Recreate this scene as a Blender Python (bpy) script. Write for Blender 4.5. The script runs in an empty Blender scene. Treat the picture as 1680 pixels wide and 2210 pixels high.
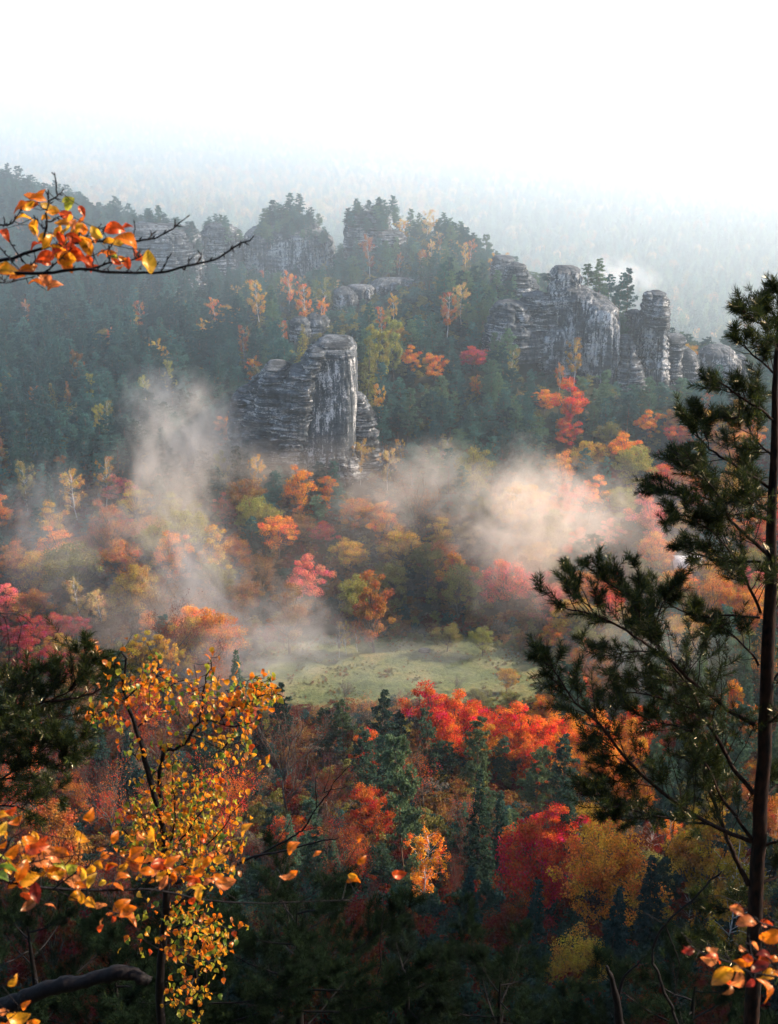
import bpy, math, random
import numpy as np
from mathutils import Vector, Matrix

sc = bpy.context.scene
COL = sc.collection
rad = math.radians

# ------------------------------------------------------------------ camera
PITCH = rad(19.9); CZ = 120.0; FPX = 2454.0            # FPX: focal length in pixels of a 1680 x 2210 picture
cam = bpy.data.cameras.new('camera'); cam_o = bpy.data.objects.new('camera', cam); COL.objects.link(cam_o)
cam_o.location = (0, 0, CZ); cam_o.rotation_euler = (rad(90) - PITCH, 0, 0)
cam.sensor_fit = 'VERTICAL'; cam.sensor_height = 36.0; cam.sensor_width = 27.36
cam.lens = 36.0 * FPX / 2210.0
cam.clip_start = 0.1; cam.clip_end = 30000
cam.dof.use_dof = True; cam.dof.focus_distance = 60.0; cam.dof.aperture_fstop = 9.0
sc.camera = cam_o

# ------------------------------------------------------------------ light
SUN_EL = rad(33); SUN_AZ = rad(76)                     # azimuth measured from the view direction towards the right
w = bpy.data.worlds.new('World'); sc.world = w; w.use_nodes = True
nt = w.node_tree; bg = nt.nodes['Background']
sky = nt.nodes.new('ShaderNodeTexSky'); sky.sky_type = 'NISHITA'; sky.sun_disc = False
sky.sun_elevation = SUN_EL; sky.sun_rotation = SUN_AZ
sky.air_density = 1.0; sky.dust_density = 1.2; sky.ozone_density = 1.5; sky.altitude = 100
nt.links.new(sky.outputs[0], bg.inputs[0]); bg.inputs[1].default_value = 0.14
sl = bpy.data.lights.new('sun', 'SUN'); so = bpy.data.objects.new('sun', sl); COL.objects.link(so)
sl.energy = 4.6; sl.angle = rad(0.5); sl.color = (1.0, 0.83, 0.66)
so.location = (300, 200, 300)
HAZE = 0.00014; VAL = 0.00026; MID = 0.00032; BANK = 0.00008
sdir = Vector((math.sin(SUN_AZ) * math.cos(SUN_EL), math.cos(SUN_AZ) * math.cos(SUN_EL), math.sin(SUN_EL)))
so.rotation_euler = sdir.to_track_quat('Z', 'Y').to_euler()
sc.view_settings.view_transform = 'Standard'; sc.view_settings.look = 'None'
sc.view_settings.exposure = 1.5; sc.view_settings.gamma = 1.0
cy = sc.cycles
cy.use_denoising = True
try: cy.denoiser = 'OPENIMAGEDENOISE'
except Exception: pass
cy.max_bounces = 5; cy.diffuse_bounces = 2; cy.glossy_bounces = 1; cy.transmission_bounces = 3
cy.transparent_max_bounces = 8; cy.volume_bounces = 2; cy.volume_step_rate = 1.0; cy.volume_max_steps = 64
cy.use_adaptive_sampling = True; cy.adaptive_threshold = 0.02
cy.sample_clamp_indirect = 6.0; cy.sample_clamp_direct = 12.0
cy.caustics_reflective = False; cy.caustics_refractive = False

# ------------------------------------------------------------------ picture <-> place
CP, SP = math.cos(PITCH), math.sin(PITCH)
def at(u, v, Y):
    """the point at ground distance Y seen at (u, v) of the 1680 x 2210 picture"""
    a = (u - 840) / FPX; b = (1105 - v) / FPX
    dy = CP + b * SP; dz = -SP + b * CP
    k = Y / dy
    return np.array([a * k, Y, CZ + dz * k])
def proj(x, y, z):
    h = CZ - z
    d = y * CP + h * SP
    b = (y * SP - h * CP) / d
    return 840 + FPX * x / d, 1105 - FPX * b, d

# ------------------------------------------------------------------ noise
def _h(ix, iy, iz, seed):
    n = (ix * 374761393 + iy * 668265263 + iz * 2147483647 + seed * 1274126177) & 0xffffffff
    n = ((n ^ (n >> 13)) * 1274126177) & 0xffffffff
    n = (n ^ (n >> 16))
    return (n & 0xffff) / 65535.0
def vnoise(x, y, z, seed=0):
    x = np.asarray(x, float); y = np.asarray(y, float) + 0 * x; z = np.asarray(z, float) + 0 * x
    ix = np.floor(x).astype(np.int64); iy = np.floor(y).astype(np.int64); iz = np.floor(z).astype(np.int64)
    fx = x - ix; fy = y - iy; fz = z - iz
    fx = fx * fx * (3 - 2 * fx); fy = fy * fy * (3 - 2 * fy); fz = fz * fz * (3 - 2 * fz)
    r = 0
    for a in (0, 1):
        for b in (0, 1):
            for c in (0, 1):
                wgt = (fx if a else 1 - fx) * (fy if b else 1 - fy) * (fz if c else 1 - fz)
                r = r + wgt * _h(ix + a, iy + b, iz + c, seed)
    return r * 2 - 1
def fbm(x, y, z, seed=0, oct=4):
    r = 0; a = 1; s = 0
    for k in range(oct):
        r = r + a * vnoise(x, y, z, seed + k); s += a; a *= .5; x = x * 2.03; y = y * 2.03; z = z * 2.03
    return r / s

# ------------------------------------------------------------------ mesh helpers
class MB:
    def __init__(s): s.V = []; s.F = []; s.M = []; s.C = []; s.n = 0; s.hasC = False
    def add(s, V, T, m=0, col=None):
        V = np.asarray(V, float).reshape(-1, 3); T = np.asarray(T, np.int64).reshape(-1, 3)
        s.V.append(V); s.F.append(T + s.n); s.M.append(np.full(len(T), m)); s.n += len(V)
        if col is None: col = np.ones((len(V), 3))
        else:
            s.hasC = True; col = np.asarray(col, float)
            if col.ndim == 1: col = np.tile(col, (len(V), 1))
        s.C.append(col)
    def quads(s, V, Q, m=0, col=None):
        Q = np.asarray(Q).reshape(-1, 4)
        s.add(V, np.concatenate([Q[:, [0, 1, 2]], Q[:, [0, 2, 3]]]), m, col)
    def mesh(s, name, mats, smooth=False):
        V = np.concatenate(s.V); F = np.concatenate(s.F); M = np.concatenate(s.M)
        me = bpy.data.meshes.new(name)
        me.vertices.add(len(V)); me.vertices.foreach_set('co', V.astype(np.float32).ravel())
        me.loops.add(len(F) * 3); me.loops.foreach_set('vertex_index', F.astype(np.int32).ravel())
        me.polygons.add(len(F)); me.polygons.foreach_set('loop_start', (np.arange(len(F)) * 3).astype(np.int32))
        me.polygons.foreach_set('material_index', M.astype(np.int32))
        if smooth: me.polygons.foreach_set('use_smooth', np.ones(len(F), bool))
        if s.hasC:
            C = np.concatenate(s.C); C = np.concatenate([C, np.ones((len(C), 1))], 1)
            at_ = me.color_attributes.new('tone', 'FLOAT_COLOR', 'POINT'); at_.data.foreach_set('color', C.astype(np.float32).ravel())
        for m in mats: me.materials.append(m)
        me.update(calc_edges=True); me.validate()
        return me
def link(name, me, parent=None, loc=None, **kw):
    o = bpy.data.objects.new(name, me); COL.objects.link(o)
    if parent is not None: o.parent = parent
    if loc is not None: o.location = loc
    for k, v in kw.items():
        if v is not None: o[k] = v
    return o
def tube(P, R, n=6, cap=True):
    P = np.asarray(P, float); k = len(P); R = np.asarray(R, float) * np.ones(k)
    T = np.gradient(P, axis=0); T /= np.linalg.norm(T, axis=1)[:, None] + 1e-9
    up = np.array([0, 0, 1.0]) if abs(T[0, 2]) < .9 else np.array([1.0, 0, 0])
    A = np.cross(T, up); A /= np.linalg.norm(A, axis=1)[:, None] + 1e-9
    B = np.cross(T, A)
    th = np.arange(n) * 2 * np.pi / n
    V = P[:, None, :] + R[:, None, None] * (np.cos(th)[None, :, None] * A[:, None, :] + np.sin(th)[None, :, None] * B[:, None, :])
    V = V.reshape(-1, 3)
    i = np.arange(k - 1)[:, None] * n; j = np.arange(n)[None, :]; j2 = (j + 1) % n
    a = i + j; b = i + j2; c = b + n; d = a + n
    F = np.concatenate([np.stack([a, b, c], -1).reshape(-1, 3), np.stack([a, c, d], -1).reshape(-1, 3)])
    if cap:
        e = (k - 1) * n
        F = np.concatenate([F, np.array([[e, e + q, e + q + 1] for q in range(1, n - 1)])])
    return V, F
def smooth_line(P, per=6):
    P = np.asarray(P, float)
    if len(P) < 3:
        t = np.linspace(0, 1, per + 1)[:, None]; return P[0] * (1 - t) + P[-1] * t
    Q = np.vstack([2 * P[0] - P[1], P, 2 * P[-1] - P[-2]]); out = []
    for i in range(1, len(Q) - 2):
        for t in np.arange(per) / per:
            out.append(0.5 * ((2 * Q[i]) + (-Q[i - 1] + Q[i + 1]) * t + (2 * Q[i - 1] - 5 * Q[i] + 4 * Q[i + 1] - Q[i + 2]) * t ** 2
                              + (-Q[i - 1] + 3 * Q[i] - 3 * Q[i + 1] + Q[i + 2]) * t ** 3))
    out.append(P[-1]); return np.array(out)
def unit(v): return v / (np.linalg.norm(v, axis=-1, keepdims=True) + 1e-9)
def leaf_quads(P, N, L, W, rng, along=None):
    """one rhombus per point, its plane's normal near N (along: the direction the leaf points in)"""
    n = len(P)
    if along is None: along = rng.normal(size=(n, 3))
    A = unit(np.cross(np.cross(N, along), N)); B = unit(np.cross(N, A))
    L = (np.ones(n) * L)[:, None]; W = (np.ones(n) * W)[:, None]
    V = np.stack([P - A * L * .5, P + B * W * .5, P + A * L * .5, P - B * W * .5], 1).reshape(-1, 3)
    i = np.arange(n) * 4
    F = np.concatenate([np.stack([i, i + 1, i + 2], 1), np.stack([i, i + 2, i + 3], 1)])
    return V, F

# ------------------------------------------------------------------ materials
def newmat(name):
    m = bpy.data.materials.new(name); m.use_nodes = True; nt = m.node_tree
    for n in list(nt.nodes): nt.nodes.remove(n)
    out = nt.nodes.new('ShaderNodeOutputMaterial')
    return m, nt, out
def N(nt, t, **kw):
    n = nt.nodes.new(t)
    for k, v in kw.items(): setattr(n, k, v)
    return n
def ramp(nt, fac, stops):
    r = N(nt, 'ShaderNodeValToRGB'); nt.links.new(fac, r.inputs[0])
    while len(r.color_ramp.elements) < len(stops): r.color_ramp.elements.new(.5)
    for e, (p, c) in zip(r.color_ramp.elements, stops):
        e.position = p; e.color = (c[0], c[1], c[2], 1) if not isinstance(c, (int, float)) else (c, c, c, 1)
    return r.outputs[0]
def math_(nt, op, a, b=None, clamp=False):
    n = N(nt, 'ShaderNodeMath', operation=op, use_clamp=clamp)
    for i, x in enumerate((a, b)):
        if x is None: continue
        if isinstance(x, (int, float)): n.inputs[i].default_value = x
        else: nt.links.new(x, n.inputs[i])
    return n.outputs[0]
def mixc(nt, mode, fac, a, b):
    n = N(nt, 'ShaderNodeMix', data_type='RGBA', blend_type=mode)
    for s, x in ((0, fac), (6, a), (7, b)):
        if isinstance(x, (int, float)): n.inputs[s].default_value = x
        elif isinstance(x, tuple): n.inputs[s].default_value = (x[0], x[1], x[2], 1)
        else: nt.links.new(x, n.inputs[s])
    return n.outputs[2]
def foliage_mat(name, trans=.45, hue=.03, var=.35):
    """leaves: every tree brings its own colour in the attribute 'tint'; leaves vary in clumps"""
    m, nt, out = newmat(name)
    a = N(nt, 'ShaderNodeAttribute', attribute_type='INSTANCER', attribute_name='tint')
    tc = N(nt, 'ShaderNodeTexCoord')
    ns = N(nt, 'ShaderNodeTexNoise'); ns.inputs['Scale'].default_value = .45; ns.inputs['Detail'].default_value = 3
    nt.links.new(tc.outputs['Object'], ns.inputs['Vector'])
    isl = N(nt, 'ShaderNodeNewGeometry')
    hs = N(nt, 'ShaderNodeHueSaturation')
    nt.links.new(a.outputs['Color'], hs.inputs['Color'])
    h = math_(nt, 'ADD', math_(nt, 'MULTIPLY', math_(nt, 'SUBTRACT', ns.outputs['Fac'], .5), hue * 4), .5)
    nt.links.new(h, hs.inputs['Hue'])
    v = math_(nt, 'ADD', math_(nt, 'MULTIPLY', isl.outputs['Random Per Island'], var * 2), 1 - var)
    nt.links.new(v, hs.inputs['Value'])
    d = N(nt, 'ShaderNodeBsdfDiffuse'); t = N(nt, 'ShaderNodeBsdfTranslucent'); mx = N(nt, 'ShaderNodeMixShader')
    mx.inputs[0].default_value = trans
    nt.links.new(hs.outputs[0], d.inputs[0]); nt.links.new(hs.outputs[0], t.inputs[0])
    nt.links.new(d.outputs[0], mx.inputs[1]); nt.links.new(t.outputs[0], mx.inputs[2]); nt.links.new(mx.outputs[0], out.inputs[0])
    return m
def bark_mat(name, c1, c2, scale=3.0, rough=.9, zs=.25, bump=.4):
    m, nt, out = newmat(name)
    tc = N(nt, 'ShaderNodeTexCoord'); mp = N(nt, 'ShaderNodeMapping'); mp.inputs['Scale'].default_value = (1, 1, zs)
    nt.links.new(tc.outputs['Object'], mp.inputs[0])
    ns = N(nt, 'ShaderNodeTexNoise'); ns.inputs['Scale'].default_value = scale; ns.inputs['Detail'].default_value = 5
    nt.links.new(mp.outputs[0], ns.inputs['Vector'])
    b = N(nt, 'ShaderNodeBsdfPrincipled'); b.inputs['Roughness'].default_value = rough; b.inputs['Specular IOR Level'].default_value = .12
    nt.links.new(ramp(nt, ns.outputs['Fac'], [(.35, c1), (.65, c2)]), b.inputs['Base Color'])
    bp = N(nt, 'ShaderNodeBump'); bp.inputs['Strength'].default_value = bump; bp.inputs['Distance'].default_value = .01
    nt.links.new(ns.outputs['Fac'], bp.inputs['Height']); nt.links.new(bp.outputs[0], b.inputs['Normal'])
    nt.links.new(b.outputs[0], out.inputs[0])
    return m
M_NEEDLE = foliage_mat('pine foliage', .25, .02, .35)
M_LEAF = foliage_mat('broad leaves', .5, .05, .42)
M_BARK = bark_mat('grey brown bark', (.05, .04, .032), (.11, .09, .075))
M_PBARK = bark_mat('pine bark', (.09, .05, .035), (.20, .11, .07))
M_BIRCH = bark_mat('birch bark', (.30, .29, .27), (.62, .60, .57), 2.0, .8, 2.0)

# ------------------------------------------------------------------ terrain
GP = [  # (u, v, Y) of bare ground, Y in metres from the viewpoint
 (840,1500,214),(1150,1500,216),(560,1500,214),(840,1420,233),(1150,1420,233),(560,1420,232),(840,1330,258),(500,1330,256),(1200,1330,256),
 (200,1400,236),(1500,1400,236),(-200,1400,236),(1900,1400,240),
 (0,1250,280),(300,1230,285),(600,1200,280),(900,1200,280),(1200,1200,282),(1500,1230,280),(1900,1200,280),(-300,1230,285),
 (650,1000,328),(800,1000,330),(1000,1040,315),(1300,1060,308),(1550,1050,310),(1900,1000,320),
 (1000,920,342),(1300,920,345),(1550,920,340),(1000,820,365),(1300,840,378),(1500,830,382),(1900,820,390),
 (900,730,385),(1050,720,398),(1200,800,385),(1080,690,440),
 (0,1080,310),(300,1060,315),(450,1000,335),(-300,1080,310),
 (0,920,365),(250,920,368),(450,900,370),(0,800,420),(250,800,425),(500,800,418),(700,760,410),(-300,800,420),
 (0,680,490),(250,680,490),(500,690,480),(750,700,450),(-300,680,490),
 (0,560,560),(250,590,555),(400,620,540),(580,650,545),(660,655,540),(750,665,510),(900,640,470),(1000,600,500),
 (0,450,630),(150,485,620),(300,530,600),(-300,420,650),(0,400,690),(120,455,670),(620,560,600),(520,660,590),(470,600,590),(700,640,575),(735,640,590),(250,500,640),(400,560,620),
 (800,520,570),(900,500,575),(980,530,560),(1020,560,545),(1060,650,520),(850,575,530),(950,585,525),(-300,380,700),
 (1250,720,430),(1330,760,425),(1400,800,425),(1500,825,415),(1150,700,440),(1250,720,480),(1400,800,480),(1550,830,470),(1700,830,450),
 # behind the crests: the deep valley and the far forested ridge
 (0,560,850),(300,620,850),(600,640,820),(900,650,800),(1150,760,700),(1350,800,640),(1550,820,600),(1900,820,600),(-300,560,850),
 (1600,730,850),(1300,700,880),(900,560,1100),(500,520,1100),(0,470,1200),(1600,640,1050),(1300,620,1100),(1900,650,1050),(-300,470,1200),
 (1600,550,1300),(1250,530,1350),(900,480,1400),(500,440,1500),(0,400,1600),(1900,550,1300),
 (1600,470,1650),(1250,440,1700),(900,400,1800),(500,370,1850),(0,340,2000),(-300,340,2000),(1900,480,1650),
 (1600,420,2300),(1250,370,2400),(900,330,2450),(500,290,2500),(200,270,2500),(0,260,2500),(-300,250,2500),
 (1600,370,3300),(1250,330,3300),(900,290,3200),(500,256,3100),(200,232,3000),(0,229,3000),(-300,215,3000),(1900,400,3300),
]
GX = []
for u, v, Y in GP:
    p = at(u, v, Y); GX.append((p[0], p[1], p[2]))
NEAR = [(-20,136),(-10,124),(-4,118),(0,116),(6,110),(14,102),(30,88),(50,70),(70,54),(90,40),(110,28),(135,17),(160,9),(185,4)]  # ground behind the camera raised, unseen, to cut the sky light
for y, z in NEAR:
    for a in (-.9, -.3, .3, .9):
        x = a * (y + 40); zz = z
        GX.append((x, y, zz))
for a in (-.6, 0, .6):
    GX.append((a * 4500, 4500, 60)); GX.append((a * 8000, 8000, 40))
GX = np.array(GX)
def ab(x, y): return np.asarray(x) / (np.asarray(y) + 40.0) * 1.6, np.log(np.asarray(y) + 40.0)
def _tps(r2): return r2 * np.log(r2 + 1e-12)
ga, gb = ab(GX[:, 0], GX[:, 1])
# heights enter relative to the distance so that near and far points weigh alike
gy = (GX[:, 2] - 20) / (GX[:, 1] + 60.0)
nG = len(gy)
K = _tps((ga[:, None] - ga[None]) ** 2 + (gb[:, None] - gb[None]) ** 2) + np.eye(nG) * 0.02
Pm = np.stack([np.ones(nG), ga, gb], 1)
Asys = np.block([[K, Pm], [Pm.T, np.zeros((3, 3))]])
sol = np.linalg.solve(Asys, np.concatenate([gy, np.zeros(3)]))
def terrain(x, y):
    x = np.atleast_1d(np.asarray(x, float)); y = np.atleast_1d(np.asarray(y, float)); sh = np.broadcast(x, y).shape
    x = np.broadcast_to(x, sh).ravel(); y = np.broadcast_to(y, sh).ravel()
    out = np.empty(len(x))
    for s in range(0, len(x), 20000):
        a, b = ab(x[s:s + 20000], y[s:s + 20000]); a = np.clip(a, -1.4, 1.4)
        r2 = (a[:, None] - ga[None]) ** 2 + (b[:, None] - gb[None]) ** 2
        t = _tps(r2) @ sol[:nG] + sol[nG] + sol[nG + 1] * a + sol[nG + 2] * b
        out[s:s + 20000] = t * (y[s:s + 20000] + 60.0) + 20
    # added unseen hump right of the view, shaped to shade the lower slope
    q = np.exp(-((x - SHX - (y - SHY) * .45) / 34.0) ** 2 - (np.abs(y - SHY) / 46.0) ** 4)
    out = out + SHH * q * np.clip((x / (y + 25.0) - .40) / .12, 0, 1)
    out = out + fbm(x / 23.0, y / 23.0, 0 * x, 5, 3) * np.clip((y - 60) / 200, 0, 1) * np.clip(np.abs(y - 232) / 60, .08, 1) * 1.6
    return out.reshape(sh)
SHX, SHY, SHH = 104.0, 92.0, 165.0

def ground_mesh():
    A = np.linspace(-.9, .9, 181); B = np.linspace(math.log(20), math.log(9000), 340)
    a, b = np.meshgrid(A, B); y = np.exp(b) - 40; x = a * (y + 40)
    z = terrain(x, y)
    V = np.stack([x, y, z], -1).reshape(-1, 3)
    n, m = a.shape; i = (np.arange(n - 1)[:, None] * m + np.arange(m - 1)[None]).ravel()
    mb = MB(); mb.quads(V, np.stack([i, i + 1, i + 1 + m, i + m], 1)); return mb
gm, nt, out = newmat('forest floor')
tc = N(nt, 'ShaderNodeTexCoord'); ns = N(nt, 'ShaderNodeTexNoise'); ns.inputs['Scale'].default_value = .15; ns.inputs['Detail'].default_value = 8
nt.links.new(tc.outputs['Object'], ns.inputs['Vector'])
d = N(nt, 'ShaderNodeBsdfDiffuse'); nt.links.new(ramp(nt, ns.outputs['Fac'], [(.3, (.018, .024, .014)), (.5, (.030, .030, .018)), (.7, (.055, .036, .018))]), d.inputs[0])
nt.links.new(d.outputs[0], out.inputs[0])
link('ground', ground_mesh().mesh('ground', [gm], True), kind='structure')

# the meadow: a sheet over the valley floor with a ragged edge
def meadow_edge(x, y):
    """> 0 inside"""
    n = fbm(x / 14.0, y / 14.0, 0 * x, 9, 3) * .22
    lo = 202 + 0 * x; cxm = 2.0
    e = 1 - (((x - cxm) / 34.0) ** 4 + ((y - 225.0) / 19.0) ** 4) ** .5
    return e + n
def meadow_mesh():
    xs = np.arange(-60, 62, .7); ys = np.arange(196, 262, .7); X, Y = np.meshgrid(xs, ys)
    Z = terrain(X, Y) + .12 + fbm(X / 1.2, Y / 1.2, 0 * X, 3, 3) * .10
    E_ = meadow_edge(X, Y)
    V = np.stack([X, Y, Z], -1).reshape(-1, 3); n, m = X.shape
    i = (np.arange(n - 1)[:, None] * m + np.arange(m - 1)[None]).ravel()
    keep = (E_.ravel()[i] > 0)
    i = i[keep]; mb = MB(); mb.quads(V, np.stack([i, i + 1, i + 1 + m, i + m], 1)); return mb
mm, nt, out = newmat('meadow grass')
tc = N(nt, 'ShaderNodeTexCoord')
n1 = N(nt, 'ShaderNodeTexNoise'); n1.inputs['Scale'].default_value = .09; n1.inputs['Detail'].default_value = 10; n1.inputs['Roughness'].default_value = .72
n2 = N(nt, 'ShaderNodeTexNoise'); n2.inputs['Scale'].default_value = .9; n2.inputs['Detail'].default_value = 6; n2.inputs['Roughness'].default_value = .7
nt.links.new(tc.outputs['Object'], n1.inputs['Vector']); nt.links.new(tc.outputs['Object'], n2.inputs['Vector'])
d = N(nt, 'ShaderNodeBsdfDiffuse')
c_ = ramp(nt, n1.outputs['Fac'], [(.32, (.040, .055, .028)), (.44, (.075, .095, .040)), (.54, (.11, .12, .050)), (.66, (.17, .14, .065))])
c_ = mixc(nt, 'MULTIPLY', .8, c_, ramp(nt, n2.outputs['Fac'], [(.35, (.5, .5, .45)), (.5, (1, 1, 1)), (.65, (1.35, 1.2, 1.0))]))
nt.links.new(c_, d.inputs[0])
bp = N(nt, 'ShaderNodeBump'); bp.inputs['Strength'].default_value = 1.0; bp.inputs['Distance'].default_value = .5; nt.links.new(n2.outputs['Fac'], bp.inputs['Height']); nt.links.new(bp.outputs[0], d.inputs['Normal'])
nt.links.new(d.outputs[0], out.inputs[0])
link('meadow', meadow_mesh().mesh('meadow', [mm], True), kind='structure')
# ------------------------------------------------------------------ sandstone
def rock_mat(name, pale, rnd=0.0, bed=0.0):
    m, nt, out = newmat(name)
    tc = N(nt, 'ShaderNodeTexCoord')
    def noise(sc_, scale, det=5, rough=.6, off=0.0):
        mp = N(nt, 'ShaderNodeMapping'); mp.inputs['Scale'].default_value = sc_; mp.inputs['Location'].default_value = (rnd + off, off, rnd)
        nt.links.new(tc.outputs['Object'], mp.inputs[0])
        n = N(nt, 'ShaderNodeTexNoise'); n.inputs['Scale'].default_value = scale; n.inputs['Detail'].default_value = det; n.inputs['Roughness'].default_value = rough
        nt.links.new(mp.outputs[0], n.inputs['Vector']); return n.outputs['Fac']
    streak = noise((1, 1, .05), 1.0, 6, .7)              # water streaks down the faces
    strata = noise((.06, .06, 1.0), 1.5, 5, .65, 7)      # bedding
    blot = noise((1, 1, .6), .16, 6, .7, 3)              # pale patches where slabs have broken away
    fine = noise((1, 1, 1), 2.6, 6, .75, 5)
    seam = noise((.05, .05, 1.0), .75, 3, .55, 17)       # thin bedding seams
    joint = noise((1, 1, .12), .26, 3, .5, 23)           # upright joints
    def seamline(f, wdt):
        a = math_(nt, 'ABSOLUTE', math_(nt, 'SUBTRACT', f, .5)); return ramp(nt, a, [(0, .12), (wdt, 1.0)])
    base = ramp(nt, math_(nt, 'ADD', math_(nt, 'MULTIPLY', streak, .5), math_(nt, 'MULTIPLY', fine, .5)),
                [(.38, (.014, .019, .024)), (.5, (.042, .050, .056)), (.62, (.14, .14, .14))])
    base = mixc(nt, 'MULTIPLY', .25 + .65 * bed, base, ramp(nt, strata, [(.42, .25), (.5, 1.0), (.60, 1.7)]))
    geo = N(nt, 'ShaderNodeNewGeometry'); sx = N(nt, 'ShaderNodeSeparateXYZ'); nt.links.new(geo.outputs['Normal'], sx.inputs[0])
    steep = ramp(nt, sx.outputs['Z'], [(.3, 1.0), (.65, 0.15)])
    pm_ = math_(nt, 'ADD', math_(nt, 'MULTIPLY', blot, .42), math_(nt, 'ADD', math_(nt, 'MULTIPLY', strata if bed > .5 else streak, .40), math_(nt, 'MULTIPLY', fine, .18)))
    pf = ramp(nt, pm_, [(.528 - pale * .030, 0.0), (.585 - pale * .030, 1.0)])
    pf = math_(nt, 'MULTIPLY', math_(nt, 'MULTIPLY', pf, steep), .9)
    warm = ramp(nt, fine, [(.32, (.24, .225, .21)), (.48, (.46, .445, .43)), (.64, (.70, .69, .67))])
    colr = mixc(nt, 'MIX', pf, base, warm)
    colr = mixc(nt, 'MULTIPLY', .3 + .65 * bed, colr, seamline(seam, .03)); colr = mixc(nt, 'MULTIPLY', .75, colr, seamline(joint, .010))
    b = N(nt, 'ShaderNodeBsdfPrincipled'); b.inputs['Roughness'].default_value = .92; b.inputs['Specular IOR Level'].default_value = .2
    nt.links.new(colr, b.inputs['Base Color'])
    bp = N(nt, 'ShaderNodeBump'); bp.inputs['Strength'].default_value = .9; bp.inputs['Distance'].default_value = .5
    hgt = math_(nt, 'ADD', math_(nt, 'MULTIPLY', strata, .25 + .9 * bed), math_(nt, 'ADD', math_(nt, 'MULTIPLY', streak, .35), math_(nt, 'MULTIPLY', fine, .5)))
    nt.links.new(hgt, bp.inputs['Height']); nt.links.new(bp.outputs[0], b.inputs['Normal'])
    nt.links.new(b.outputs[0], out.inputs[0])
    return m
def ledges(z, seed, amp=1.0):
    """bedding profile: bulging beds between recessed seams"""
    z = z + 0.0
    r = 0
    for k, (per, a) in enumerate(((3.1, .55), (1.3, .42), (.62, .24))):
        ph = z / per + vnoise(z / (per * 3), 0 * z + seed, 0 * z, seed + k) * .9
        f = ph - np.floor(ph)
        r = r + a * (1 - np.abs(2 * f - 1) ** 3.0 * 1.6)
    return r * amp
def lobe(mb, Y, prof, depth, seed, strata=1.0, crease=1.0, power=2.6, res=.42, back=0.0, ztop_round=4.0, m=0, rough=1.0):
    """one buttress of rock. prof: (v, u_left, u_right) from its top down; depth: metres front to back"""
    pr = np.array([[at((ul + ur) / 2, v, Y)[2], at(ul, v, Y)[0], at(ur, v, Y)[0]] for v, ul, ur in prof])
    zt, zb = pr[0, 0], pr[-1, 0]
    nz = max(12, int((zt - zb) / res)); zz = np.linspace(zt, zb, nz)
    xl = np.interp(-zz, -pr[:, 0], pr[:, 1]); xr = np.interp(-zz, -pr[:, 0], pr[:, 2])
    cx = (xl + xr) / 2; hw = (xr - xl) / 2
    top = np.clip((zt - zz) / ztop_round, 0, 1); rnd = np.sqrt(1 - (1 - top) ** 2)
    wmax = hw.max(); dpt = depth / 2 * np.clip(hw / wmax, .15, 1) ** .6 * (.35 + .65 * rnd)
    nt_ = int(np.clip(2 * np.pi * max(wmax, depth / 2) / res, 40, 260))
    th = np.linspace(0, 2 * np.pi, nt_, endpoint=False)
    ct, st = np.cos(th), np.sin(th)
    ex = np.sign(ct) * np.abs(ct) ** (2 / power); ey = np.sign(st) * np.abs(st) ** (2 / power)
    X = cx[:, None] + hw[:, None] * ex[None]; Yy = Y + back + dpt[:, None] * ey[None]
    Z = zz[:, None] + 0 * X
    nx = ex / np.maximum(hw[:, None], .5); ny = ey / np.maximum(dpt[:, None], .5)
    l = np.sqrt(nx ** 2 + ny ** 2) + 1e-6; nx /= l; ny /= l
    D = strata * 1.0 * (ledges(Z + vnoise(X / 9, Yy / 9, Z / 30, seed) * 1.2, seed) - .4)
    D = D + fbm(X / 7, Yy / 7, Z / 16, seed + 11, 4) * 1.15 * rough
    cr = vnoise(X / 3.3, Yy / 3.3, Z / 34, seed + 21); D = D - crease * 2.2 * np.exp(-(cr / .07) ** 2)
    cr = vnoise(X / 1.5, Yy / 1.5, Z / 18, seed + 23); D = D - crease * .55 * np.exp(-(cr / .12) ** 2)
    D = D + fbm(X / 1.6, Yy / 1.6, Z / .9, seed + 31, 3) * .28
    D *= np.clip(hw[:, None] / 3, .15, 1)
    X = X + nx * D; Yy = Yy + ny * D
    Z = Z + fbm(X / 3, Yy / 3, 0 * X, seed + 41, 3) * 1.0 * np.clip((zt - Z) / 3, 0, 1) * np.clip((Z - zb) / 3, 0, 1)
    V = np.stack([X, Yy, Z], -1).reshape(-1, 3)
    V = np.vstack([V, [[cx[0], Y + back, zt + .25]]])
    i = (np.arange(nz - 1)[:, None] * nt_); j = np.arange(nt_)[None]; j2 = (j + 1) % nt_
    Q = np.stack([(i + j2), (i + j), (i + j + nt_), (i + j2 + nt_)], -1).reshape(-1, 4)
    mb.quads(V, Q, m); k = len(V) - 1
    mb.F.append(np.array([[q, (q + 1) % nt_, k] for q in range(nt_)]) + mb.n - len(V)); mb.M.append(np.full(nt_, m))
ROCKS = []   # (name, label, [(lobe args)], material key)
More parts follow.
